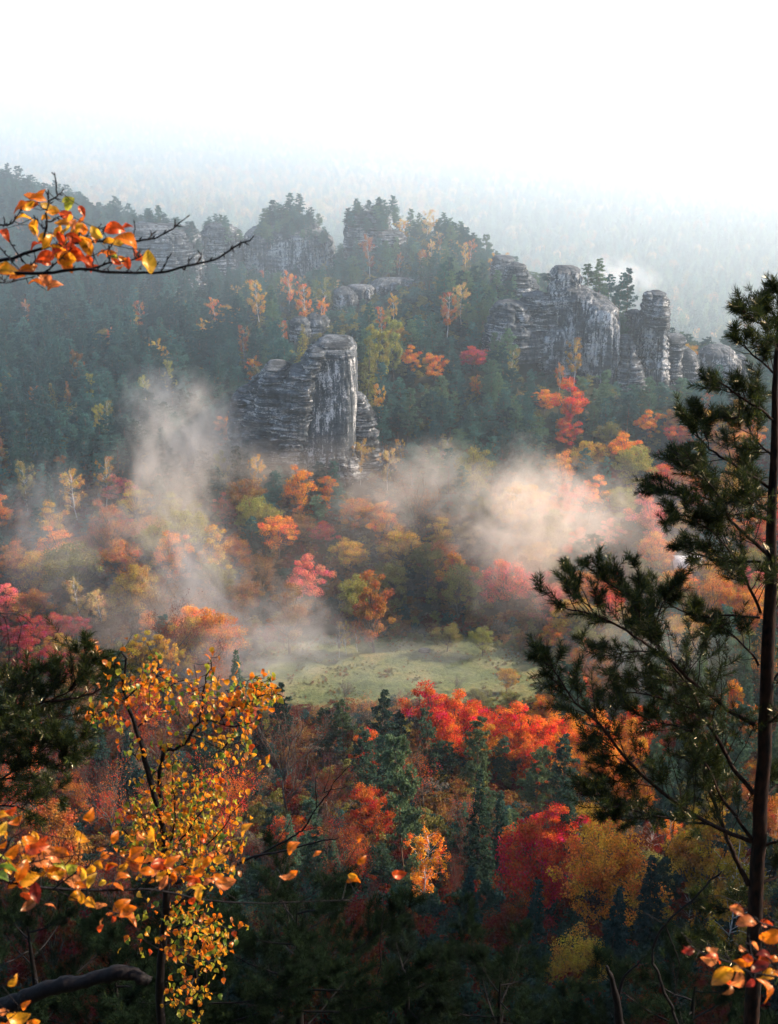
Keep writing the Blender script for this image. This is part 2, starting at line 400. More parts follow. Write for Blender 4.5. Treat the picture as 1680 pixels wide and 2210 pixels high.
def rock(name, label, mat, lobes, group='sandstone rocks above the forest', vis=None):
    mb = MB(); us = []; vs = []; Ys = []
    for k, (Y, prof, depth, args) in enumerate(lobes):
        lobe(mb, Y, prof, depth, 100 + len(ROCKS) * 17 + k * 5, **args)
        ROCKS.append((Y, prof, depth, vis or prof[-1][0] - 45))
    me = mb.mesh(name, list(mat) if isinstance(mat, tuple) else [mat], True)
    # origin at the rock's foot
    co = np.empty(len(me.vertices) * 3); me.vertices.foreach_get('co', co); co = co.reshape(-1, 3)
    c = np.array([co[:, 0].mean(), co[:, 1].mean(), co[:, 2].min()]); me.vertices.foreach_set('co', (co - c).astype(np.float32).ravel()); me.update()
    return link(name, me, None, tuple(c), label=label, category='rock', group=group)
RM1 = rock_mat('weathered bedded sandstone', .25, 0.0, 1.0); RM2 = rock_mat('pale streaked sandstone', 1.1, 13.0, .25); RM3 = rock_mat('dark domed sandstone', .3, 31.0, .6); RMF = rock_mat('smooth streaked rock face', .55, 47.0, 0.0)
S = dict
rock('rock_tower', 'massive grey sandstone tower with a sloping layered summit standing alone above the misty meadow trees', (RM1, RMF), [
  (325, [(742,704,745),(747,690,760),(756,680,767),(772,676,770),(800,668,771),(850,655,771),(900,640,770),(960,628,768),(1030,622,766)], 24, S(strata=.12, crease=.30, power=4.2, m=1, rough=.5, ztop_round=2.5)),
  (327, [(729,702,735),(731,694,748),(736,688,759),(745,682,767),(757,678,769)], 24, S(strata=.7, crease=.3, power=3.2, ztop_round=1.5)),
  (323, [(741,684,706),(748,672,712),(760,664,712),(775,656,704),(790,646,698),(812,640,690),(850,630,682),(900,622,672)], 22, S(strata=1.5, crease=.5, power=3.0)),
  (321, [(787,640,668),(794,628,684),(806,622,686),(850,610,684),(900,602,676),(960,594,668),(1030,590,664)], 20, S(strata=1.6, crease=.6, power=3.0)),
  (324, [(779,588,604),(783,580,614),(794,573,624),(815,568,628),(850,560,628),(900,554,628),(1030,550,628)], 19, S(strata=1.6, crease=.6, power=3.0)),
  (320, [(806,604,620),(812,598,626),(860,588,628),(930,578,634),(1030,576,636)], 15, S(strata=1.4, crease=.5, power=3.0)),
  (327, [(806,562,578),(812,552,584),(830,542,588),(870,532,590),(930,524,590),(1030,520,590)], 17, S(strata=1.5, crease=.5, power=3.0)),
  (329, [(832,528,546),(838,518,558),(855,510,562),(890,503,562),(930,502,562),(985,507,560),(1030,512,560)], 16, S(strata=1.4, crease=.5, power=3.0)),
  (329, [(846,770,776),(854,768,786),(870,766,790),(884,766,798),(900,765,806),(918,764,806),(926,764,812),(936,764,808),(955,762,814),(972,761,824),(1030,760,832)], 18, S(strata=1.8, crease=.4, power=3.4)),
  (317, [(955,690,720),(968,670,745),(990,660,770),(1030,650,790)], 12, S(strata=.8)),
], vis=940)
rock('rock_wall', 'long pale streaked sandstone wall with a square summit block above the pine slope', (RM1, RM2), [
  (392, [(573,1204,1222),(576,1198,1240),(584,1194,1250),(600,1192,1252),(612,1191,1250),(620,1188,1256),(650,1186,1262),(700,1180,1266),(840,1176,1266)], 20, S(strata=1.0, crease=.6, power=4.0, m=1)),
  (389, [(616,1232,1260),(622,1224,1274),(634,1216,1286),(680,1206,1292),(740,1200,1298),(800,1210,1300),(850,1214,1300)], 20, S(strata=.5, crease=.8, power=3.0, m=1)),
  (390, [(630,1252,1282),(635,1246,1300),(650,1240,1310),(690,1236,1316)], 18, S(strata=1.6, crease=.4)),
  (386, [(642,1276,1298),(650,1266,1316),(664,1258,1328),(700,1252,1334),(760,1250,1334),(800,1256,1326),(850,1260,1322)], 22, S(strata=.35, crease=.45, power=3.4, m=1, rough=.7)),
  (394, [(632,1176,1195),(642,1168,1200),(670,1160,1205),(760,1156,1215)], 18, S(strata=1.3)),
  (390, [(628,1150,1168),(636,1132,1184),(660,1122,1194),(700,1116,1200),(760,1116,1206)], 20, S(strata=1.3, power=2.2)),
  (384, [(700,1180,1200),(712,1164,1222),(740,1158,1232),(790,1160,1240),(830,1165,1240)], 12, S(strata=.8, m=1)),
], vis=800)
rock('rock_dome', 'rounded dark sandstone dome at the left foot of the pale rock wall', RM3, [
  (386, [(646,1088,1108),(654,1072,1128),(672,1060,1145),(700,1052,1162),(720,1046,1180),(770,1040,1190)], 22, S(strata=1.0, power=2.2)),
], vis=690)
rock('rock_cone', 'small cone of layered sandstone between the wooded hill and the pale rock wall', RM1, [
  (440, [(566,1108,1120),(572,1098,1132),(600,1086,1142),(640,1076,1160),(680,1070,1170)], 20, S(strata=1.2)),
  (444, [(590,1130,1140),(600,1126,1152),(630,1120,1166),(680,1120,1172)], 14, S(strata=1.1)),
], vis=610)
rock('rock_cone', 'flat topped sandstone knob half hidden behind the wooded hill\'s right shoulder', RM3, [
  (500, [(551,1072,1096),(556,1066,1108),(580,1064,1114),(620,1064,1116)], 18, S(strata=1.3)),
], vis=572)
rock('rock_pillar', 'tall slender sandstone pillar with a notched head and white streaks on its right', (RM2, RM1), [
  (388, [(628,1412,1426),(632,1404,1434),(645,1398,1438),(665,1394,1440),(685,1390,1440),(720,1386,1437),(760,1384,1436),(800,1382,1436),(850,1378,1436)], 17, S(strata=1.0, power=2.8)),
  (386, [(629,1396,1403),(634,1392,1408),(655,1390,1408),(700,1386,1410)], 10, S(strata=1.2, m=1)),
  (387.5, [(627,1411,1424),(632,1403,1434),(650,1396,1440),(680,1390,1441),(700,1388,1438)], 18, S(strata=1.3, m=1, crease=.4)),
  (396, [(668,1362,1378),(676,1356,1390),(720,1352,1392),(850,1350,1392)], 14, S(strata=.9)),
], vis=800)
rock('rock_buttress', 'low broken sandstone buttress in the gap between the wall and the tall pillar', RM3, [
  (382, [(722,1340,1356),(732,1334,1366),(760,1332,1370),(850,1330,1374)], 13, S(strata=1.0)),
  (380, [(770,1342,1372),(780,1334,1382),(810,1330,1390),(850,1330,1392)], 11, S(strata=1.0)),
], vis=810)
rock('rock_stack', 'squat sandstone stack with an overhanging square head right of the tall pillar', RM1, [
  (392, [(720,1446,1466),(724,1438,1474),(745,1436,1474),(756,1438,1470),(775,1438,1466),(810,1436,1468),(850,1434,1470)], 12, S(strata=1.0, power=3.4)),
], vis=800)
rock('rock_dome', 'smooth grey sandstone dome behind the squat rock stack', RM3, [
  (398, [(748,1474,1484),(754,1468,1494),(768,1462,1504),(790,1460,1512),(850,1456,1520)], 14, S(strata=.5, crease=.3, power=2.0)),
], vis=790)
rock('rock_dome', 'broad whale backed sandstone dome with pale drip streaks beside the foreground pine', RM2, [
  (402, [(744,1530,1560),(749,1518,1574),(760,1510,1584),(775,1508,1592),(800,1508,1594),(850,1506,1594)], 18, S(strata=.5, crease=.4, power=2.4)),
  (404, [(765,1592,1604),(772,1588,1612),(800,1586,1618),(850,1586,1620)], 13, S(strata=.6, power=2.4)),
], vis=795)
rock('rock_cliff', 'square wooded sandstone block with a white streaked face on the hill crest left of centre', RM2, [
  (590, [(488,556,600),(492,544,650),(502,534,700),(515,529,716),(560,527,722),(590,526,722),(660,524,724)], 34, S(strata=1.2, power=3.6, res=.6, m=0)),
  (604, [(466,604,640),(472,585,662),(484,566,684),(500,554,696),(560,548,700)], 28, S(strata=1.1, res=.6)),
], vis=575, group='sandstone cliffs on the hill crest')
rock('rock_cliff', 'grey sandstone crag with leaning cracks on the summit of the wooded hill', RM1, [
  (575, [(456,760,800),(461,752,826),(475,746,840),(510,744,846),(545,742,846),(600,742,846)], 28, S(strata=1.1, power=3.0, res=.6)),
  (566, [(497,800,850),(502,792,870),(520,790,876),(545,790,868),(560,792,860),(600,792,850)], 20, S(strata=.9, res=.6)),
], vis=545, group='sandstone cliffs on the hill crest')
rock('rock_cliff', 'dark domed cliff under the crest pines behind the orange beech twig tips', RM1, [
  (560, [(478,300,330),(484,285,370),(500,270,410),(530,262,432),(570,258,440),(640,256,444)], 34, S(strata=1.4, power=3.0, res=.6)),
  (566, [(484,360,385),(492,345,420),(520,340,436),(640,336,440)], 30, S(strata=1.3, res=.6)),
], vis=560, group='sandstone cliffs on the hill crest')
rock('rock_cliff', 'low pale banded cliff among the pines below the orange beech twig', RM2, [
  (540, [(604,320,410),(610,304,430),(630,300,436),(652,306,436),(700,306,436)], 18, S(strata=1.5, power=3.4, res=.6)),
], vis=654, group='sandstone cliffs on the hill crest')
rock('rock_cliff', 'narrow dark crag between the domed cliff and the square wooded block', RM3, [
  (578, [(480,452,470),(486,444,500),(500,438,516),(540,434,522),(620,434,524)], 28, S(strata=1.3, res=.6)),
], vis=545, group='sandstone cliffs on the hill crest')
rock('rock_outcrop', 'blocky pale outcrop among the orange birches above the rock tower', RM2, [
  (488, [(618,735,750),(624,728,765),(640,722,775),(665,720,770),(700,722,740),(760,722,738)], 16, S(strata=1.2, res=.6, power=3.4)),
  (492, [(614,760,790),(620,752,806),(640,750,806),(665,752,800)], 14, S(strata=1.2, res=.6, power=3.4)),
], vis=690, group='small outcrops in the pine wood')
rock('rock_outcrop', 'long pale ledge of rock in the wood below the hill summit', RM2, [
  (500, [(600,820,900),(606,806,930),(625,800,940),(650,802,936),(680,804,930)], 14, S(strata=1.4, res=.6, power=3.4)),
], vis=655, group='small outcrops in the pine wood')
rock('rock_outcrop', 'rounded grey outcrop just above and left of the rock tower summit', RM3, [
  (440, [(684,640,655),(690,632,668),(710,628,674),(740,628,680),(775,625,684)], 16, S(strata=.8, res=.6)),
  (444, [(676,672,690),(684,664,706),(720,660,712),(770,655,716)], 16, S(strata=.9, res=.6)),
], vis=755, group='small outcrops in the pine wood')
# ------------------------------------------------------------------ tree prototypes (real size, metres)
def broadleaf(seed, H=14., W=11., nclus=46, nleaf=7000, leaf=.34, low=.22, sparse=0.0, limbs=True, tall=1.0):
    r = np.random.default_rng(seed); mb = MB(); tr = MB()
    zc = H * (.5 + low / 2); rz = H * (1 - low) / 2; rx = W / 2
    t = np.linspace(0, 1, 9); tx = np.cumsum(r.normal(0, .10, 9)); ty = np.cumsum(r.normal(0, .10, 9)); tx -= tx[0]; ty -= ty[0]
    P = np.stack([tx, ty, t * H * .78 - .5], 1); V, F = tube(P, .26 * (H / 14) * (1 - t * .8), 7); tr.add(V, F)
    per = nleaf // nclus
    for k in range(nclus):
        d = unit(r.normal(size=3)); d[2] = d[2] * .9 + .12; d = unit(d)
        q = r.uniform(.5, .93) if k > nclus * .2 else r.uniform(.1, .5)
        wob = 1 + .22 * math.sin(3 * math.atan2(d[1], d[0]) + seed) + r.normal(0, .07)
        c = np.array([d[0] * rx * q * wob, d[1] * rx * q * wob, zc + d[2] * rz * q])
        # crowns are widest a little below the middle and domed above
        cr = W * r.uniform(.09, .165)
        g = unit(r.normal(size=(per, 3))); g[:, 2] = g[:, 2] * .8 + .15
        rad_ = cr * r.uniform(.45, 1.1, per)
        Pp = c + g * rad_[:, None] * np.array([1, 1, .72])
        Nn = unit(g + r.normal(0, .7, (per, 3)))
        V, F = leaf_quads(Pp, Nn, leaf * r.uniform(.6, 1.3, per), leaf * r.uniform(.45, .8, per), r)
        mb.add(V, F)
        if limbs:
            s = np.interp(c[2] * .62, P[:, 2], np.arange(9)); si = int(min(s, 8)); A = P[si]
            mid = (A + c) / 2 + np.array([0, 0, -.06 * W]) + r.normal(0, .25, 3)
            L = smooth_line([A, mid, c], 3); V, F = tube(L, np.linspace(.10, .025, len(L)) * H / 14, 4, False); tr.add(V, F)
            for _ in range(3):
                e = c + unit(r.normal(size=3)) * cr * 1.0
                V, F = tube(np.array([(c + mid) / 2, (c * .4 + e * .6), e]), [.03, .02, .008], 3, False); tr.add(V, F)
    return mb, tr
def twiggy(seed, H=16., W=10., nleaf=3500, leaf=.22):
    """upright fan of fine branches, thinly leaved"""
    r = np.random.default_rng(seed); mb = MB(); tr = MB(); tips = []
    def grow(p, d, L, R, lev):
        k = 4; P = [p]
        for i in range(k):
            d = unit(d + r.normal(0, .12, 3) + np.array([0, 0, .09])); P.append(P[-1] + d * L / k)
        V, F = tube(np.array(P), np.linspace(R, R * .55, k + 1), 5 if lev < 2 else 3, False); tr.add(V, F)
        if lev >= 2: tips.extend(P[1:])
        if lev < 4:
            for i in range({0: 9, 1: 4, 2: 4, 3: 3}[lev]):
                q = P[r.integers(1, k + 1)] if lev else P[0] + (P[-1] - P[0]) * r.uniform(.35, 1.0)
                dd = unit(d + r.normal(0, .48, 3) + np.array([0, 0, .25]))
                grow(q, dd, L * r.uniform(.5, .72), R * .5, lev + 1)
    grow(np.array([0, 0, -.5]), np.array([0, 0, 1.]), H * .5, .2, 0)
    tips = np.array(tips)
    tips[:, :2] *= W / 2 / np.percentile(np.abs(tips[:, :2]), 97) if False else 1
    P = tips[r.integers(0, len(tips), nleaf)] + r.normal(0, .3, (nleaf, 3))
    V, F = leaf_quads(P, unit(r.normal(size=(nleaf, 3))), leaf * r.uniform(.6, 1.3, nleaf), leaf * .65, r); mb.add(V, F)
    return mb, tr
def pine(seed, H=16., W=6.2, ntuft=560, per=13, leaf=.5, base=.34, thin=.18):
    """Scots pine: irregular storeys of upturned branches, each ending in flat bushy plates"""
    r = np.random.default_rng(seed); mb = MB(); tr = MB()
    t = np.linspace(0, 1, 10); wob = np.cumsum(r.normal(0, .07, (10, 2)), 0); wob -= wob[0]
    P = np.column_stack([wob, t * H - .5]); P[-1, 2] = H; V, F = tube(P, .20 * H / 16 * (1 - t * .88), 6); tr.add(V, F)
    z = H * base; br = []
    while z < H * .985:
        q = (z - H * base) / (H * (1 - base))
        R = W / 2 * (1 - q) ** .62 * (.62 + .38 * min(1, q * 5)) + .25
        for k in range(4 + (q > .25)):
            a = r.uniform(0, 2 * np.pi); lob = 1 + .28 * math.sin(2 * a + seed + q * 5) + .15 * math.sin(z * 2.3 + a)
            if r.random() < thin: continue
            L = R * r.uniform(.5, 1.2) * lob
            br.append((z + r.uniform(-.25, .25), a, L, q))
        z += H * .052 * (1 - .4 * q)
    tot = sum(b[2] for b in br) + .001
    for zb, a, L, q in br:
        A = np.array([np.interp(zb, P[:, 2], P[:, 0]), np.interp(zb, P[:, 2], P[:, 1]), zb])
        rise = L * r.uniform(.02, .30) + q * .25
        d = np.array([math.cos(a), math.sin(a), 0])
        B = A + d * L + np.array([0, 0, rise]); Mid = A + d * L * .55 + np.array([0, 0, rise * .2])
        Lp = smooth_line([A, Mid, B], 3); V, F = tube(Lp, np.linspace(.05, .015, len(Lp)) * (1.2 - q), 3, False); tr.add(V, F)
        n = max(3, int(ntuft * L / tot)); side = np.array([-d[1], d[0], 0]); npl = 1 + int(L / 1.1)
        for pl in range(npl):
            f = 1.0 - pl * .34 * r.uniform(.7, 1.2) if npl > 1 else .9
            pc = A + (B - A) * f + side * r.normal(0, .22) * L * .5; pr = (.42 + .20 * L) * r.uniform(.7, 1.15) * (1 - .35 * q)
            for k in range(max(2, n // npl)):
                g0 = r.normal(size=3); g0 /= np.linalg.norm(g0); c = pc + g0 * pr * r.uniform(.3, 1.0) * np.array([1, 1, .42]) + np.array([0, 0, .12])
                g = unit(r.normal(size=(per, 3)) + np.array([0, 0, .7]) + g0 * .5)
                Pp = c + g * .24 * r.uniform(.6, 1.3, (per, 1)) * np.array([1.1, 1.1, .8])
                V, F = leaf_quads(Pp, unit(np.cross(g, r.normal(size=(per, 3))) + np.array([0, 0, .3])), leaf * r.uniform(.5, 1.1, per), leaf * .34, r, g); mb.add(V, F)
    return mb, tr
def spruce(seed, H=20., W=7., ns=900, per=9, leaf=.55):
    r = np.random.default_rng(seed); mb = MB(); tr = MB()
    t = np.linspace(0, 1, 6); V, F = tube(np.column_stack([0 * t, 0 * t, t * H - .5]), .24 * (1 - t * .95), 6); tr.add(V, F)
    zs = np.arange(H * .10, H * .99, H * .026); tot = sum((1 - z / H) for z in zs)
    for z in zs:
        q = 1 - z / H; R = W / 2 * q ** .85 * r.uniform(.85, 1.12) + .12; n = max(5, int(ns * q / tot))
        nb = 6 + int(4 * q); a0 = r.uniform(0, 6.3); L = R * r.uniform(.75, 1.15, nb)
        for k in range(n):
            b = r.integers(nb); a = a0 + b * 2 * np.pi / nb; d = np.array([math.cos(a), math.sin(a), 0]); side = np.array([-d[1], d[0], 0])
            f = r.uniform(.15, 1.0) ** .7
            c = d * L[b] * f + side * r.normal(0, .10 * L[b]) + np.array([0, 0, z - .28 * L[b] * f ** 1.3 + .10 * L[b] * f ** 4])
            g = unit(d * .8 + side * r.normal(0, .6, (per, 1)) + np.array([0, 0, -.45]) + r.normal(0, .25, (per, 3)))
            Pp = c + g * .18 + r.normal(0, .10, (per, 3))
            V, F = leaf_quads(Pp, unit(np.array([0, 0, 1.0]) + r.normal(0, .45, (per, 3))), leaf * r.uniform(.6, 1.2, per), leaf * .4, r, g); mb.add(V, F)
    return mb, tr
def birch(seed, H=14., W=5.5, nleaf=3800, leaf=.26):
    r = np.random.default_rng(seed); mb = MB(); tr = MB()
    t = np.linspace(0, 1, 10); wob = np.cumsum(r.normal(0, .10, (10, 2)), 0); wob -= wob[0]
    P = np.column_stack([wob, t * H - .4]); V, F = tube(P, .13 * (1 - t * .9), 6); tr.add(V, F)
    nb = 34; per = nleaf // (nb * 3)
    for k in range(nb):
        q = r.uniform(.28, .97); z = q * H; a = r.uniform(0, 6.3); A = np.array([np.interp(z, P[:, 2], P[:, 0]), np.interp(z, P[:, 2], P[:, 1]), z])
        R = W / 2 * math.sin(math.pi * min(.97, (q - .2) / .85)) ** .6 * r.uniform(.6, 1.1)
        B = A + np.array([math.cos(a) * R, math.sin(a) * R, R * .75]); Mid = (A + B) / 2 + np.array([0, 0, .25])
        L = smooth_line([A, Mid, B], 3); V, F = tube(L, np.linspace(.035, .01, len(L)), 3, False); tr.add(V, F)
        for s in range(3):
            c = A + (B - A) * r.uniform(.4, 1.05) + r.normal(0, .15, 3)
            g = unit(r.normal(size=(per, 3))); Pp = c + g * r.uniform(.15, .62, (per, 1)) * np.array([.8, .8, 1.25]) + np.array([0, 0, -.25])
            V, F = leaf_quads(Pp, unit(g + r.normal(0, .8, (per, 3))), leaf * r.uniform(.6, 1.3, per), leaf * .7, r); mb.add(V, F)
    return mb, tr
def cone_tree(seed, H, W, n, leaf, spiky=True):
    """light version for the far hills: a ragged crown of leaf clumps"""
    r = np.random.default_rng(seed); mb = MB(); tr = MB()
    V, F = tube(np.array([[0, 0, -.5], [0, 0, H * .8]]), [.2, .05], 3); tr.add(V, F)
    if spiky:
        q = 1 - np.sqrt(r.uniform(0, 1, n)) ; q = q * .8 + .2 * r.uniform(0, 1, n); R = W / 2 * (1 - q) ** .7 + .15
        a = r.uniform(0, 2 * np.pi, n); f = r.uniform(.5, 1.1, n)
        P = np.stack([np.cos(a) * R * f, np.sin(a) * R * f, H * (.25 + .75 * q)], 1)
    else:
        g = unit(r.normal(size=(n, 3))); b = 1 + .25 * np.sin(g[:, 0] * 5 + seed) * np.cos(g[:, 1] * 4)
        P = g * np.array([W / 2, W / 2, H * .38]) * (b * r.uniform(.7, 1.05, n))[:, None] + np.array([0, 0, H * .6])
    V, F = leaf_quads(P, unit(P - np.array([0, 0, H * .5]) + r.normal(0, 1.5, (n, 3))), leaf * r.uniform(.6, 1.3, n), leaf * .6, r); mb.add(V, F)
    return mb, tr

TREES = {}   # kind -> [(crown mesh, trunk mesh, H, W)]
def reg(kind, builds, leafm, barkm):
    TREES[kind] = []
    for (cb, tb), H, W in builds:
        TREES[kind].append((cb.mesh(kind + '_crown', [leafm]), tb.mesh(kind + '_trunk', [barkm], True), H, W))
reg('oak_tree', [(broadleaf(11 + k, H, W, nc, 10000, .34, lw), H, W) for k, (H, W, nc, lw) in enumerate([(14, 12, 54, .2), (14.5, 11, 46, .18), (13, 11.5, 60, .22)])], M_LEAF, M_BARK)
reg('maple_tree', [(broadleaf(31 + k, H, W, nc, 10000, .30, lw), H, W) for k, (H, W, nc, lw) in enumerate([(13, 9.5, 44, .16), (12, 10.5, 50, .16), (14, 9, 40, .15)])], M_LEAF, M_BARK)
reg('beech_tree', [(broadleaf(51 + k, H, W, nc, 9000, .30, lw), H, W) for k, (H, W, nc, lw) in enumerate([(16, 9.5, 58, .10), (15, 8.5, 50, .08)])], M_LEAF, M_BARK)
reg('bare_beech_tree', [(twiggy(71 + k, 17., 10., nl, .22), 15, 10) for k, nl in enumerate([2600, 4200, 1500])], M_LEAF, M_BARK)
reg('birch_tree', [(birch(81 + k, 14., 5.5, n), 14, 5.5) for k, n in enumerate([4200, 3000])], M_LEAF, M_BIRCH)
reg('poplar_tree', [(broadleaf(141 + k, 15., 6., 44, 9000, .24, .12), 15, 6.) for k in range(2)], M_LEAF, M_BARK)
reg('larch_tree', [(spruce(91, 16., 5.6, 520, 8, .42), 16, 5.6), (birch(92, 15., 5.2, 7000, .26), 15, 5.2)], M_LEAF, M_BARK)
reg('pine_tree', [(pine(101 + k, H, W, 900, 12, .46, b, th), H, W) for k, (H, W, b, th) in enumerate([(15, 6.8, .22, .12), (16, 6.2, .30, .15), (13.5, 7.4, .20, .15), (16, 6.8, .36, .18), (15, 5.6, .25, .2), (14.5, 7.6, .32, .18)])], M_NEEDLE, M_PBARK)
reg('spruce_tree', [(spruce(121 + k, H, W, 1000, 9, .5), H, W) for k, (H, W) in enumerate([(20, 6.6), (18, 6.2)])], M_NEEDLE, M_BARK)
FARP = [bpy.data.objects.new('far_tree_source', m) for m in [cone_tree(201, 15, 6.5, 260, 1.3)[0].mesh('far_conifer', [M_NEEDLE]), cone_tree(202, 16, 5.5, 240, 1.3)[0].mesh('far_conifer', [M_NEEDLE]),
        cone_tree(203, 14, 10, 300, 1.5, False)[0].mesh('far_broadleaf', [M_LEAF])]]

TINT = dict(pine=(.050, .125, .102), pined=(.028, .074, .064), pineg=(.100, .170, .095), spruce=(.018, .040, .034), larch=(.27, .25, .055),
            olive=(.20, .18, .050), gold=(.46, .26, .03), yellow=(.50, .30, .045), orange=(.60, .21, .025), rust=(.36, .125, .03), brown=(.24, .115, .035),
            red=(.60, .10, .022), crimson=(.40, .045, .04), pink=(.70, .17, .12), palegold=(.50, .33, .12), darkred=(.14, .026, .012), grey=(.14, .11, .08))
TONE = dict(pine='blue green', pined='dark green', pineg='light green', spruce='blackish green', larch='yellow green', olive='olive green', gold='golden',
            yellow='yellow', orange='orange', rust='russet', brown='brown', red='red', crimson='crimson', pink='pinkish red', palegold='pale gold', darkred='dark red', grey='greyish brown')
YS = np.concatenate([np.arange(60, 420, .8), np.arange(420, 1100, 2.0)])
def place(u, v, width, kind, proto, hs=1.0, ymin=60, ymax=1100, mid=.62):
    """where on the ground column u a tree of that width stands so that its crown's middle is seen at v"""
    cm, tm, H, W = TREES[kind][proto % len(TREES[kind])]
    Y = YS[(YS >= ymin) & (YS <= ymax)]
    x = (u - 840) / FPX * (Y * CP + (CZ - 20) * SP); z = terrain(x, Y)
    for _ in range(2):
        d = Y * CP + (CZ - z) * SP; x = (u - 840) / FPX * d; z = terrain(x, Y)
    s = width / FPX * d / W
    _, pv, _ = proj(x, Y, z + s * hs * H * mid)
    k = np.where(pv <= v)[0]
    if not len(k) : k = [int(np.argmin(np.abs(pv - v)))]
    k = k[0]
    return x[k], Y[k], z[k], s[k]

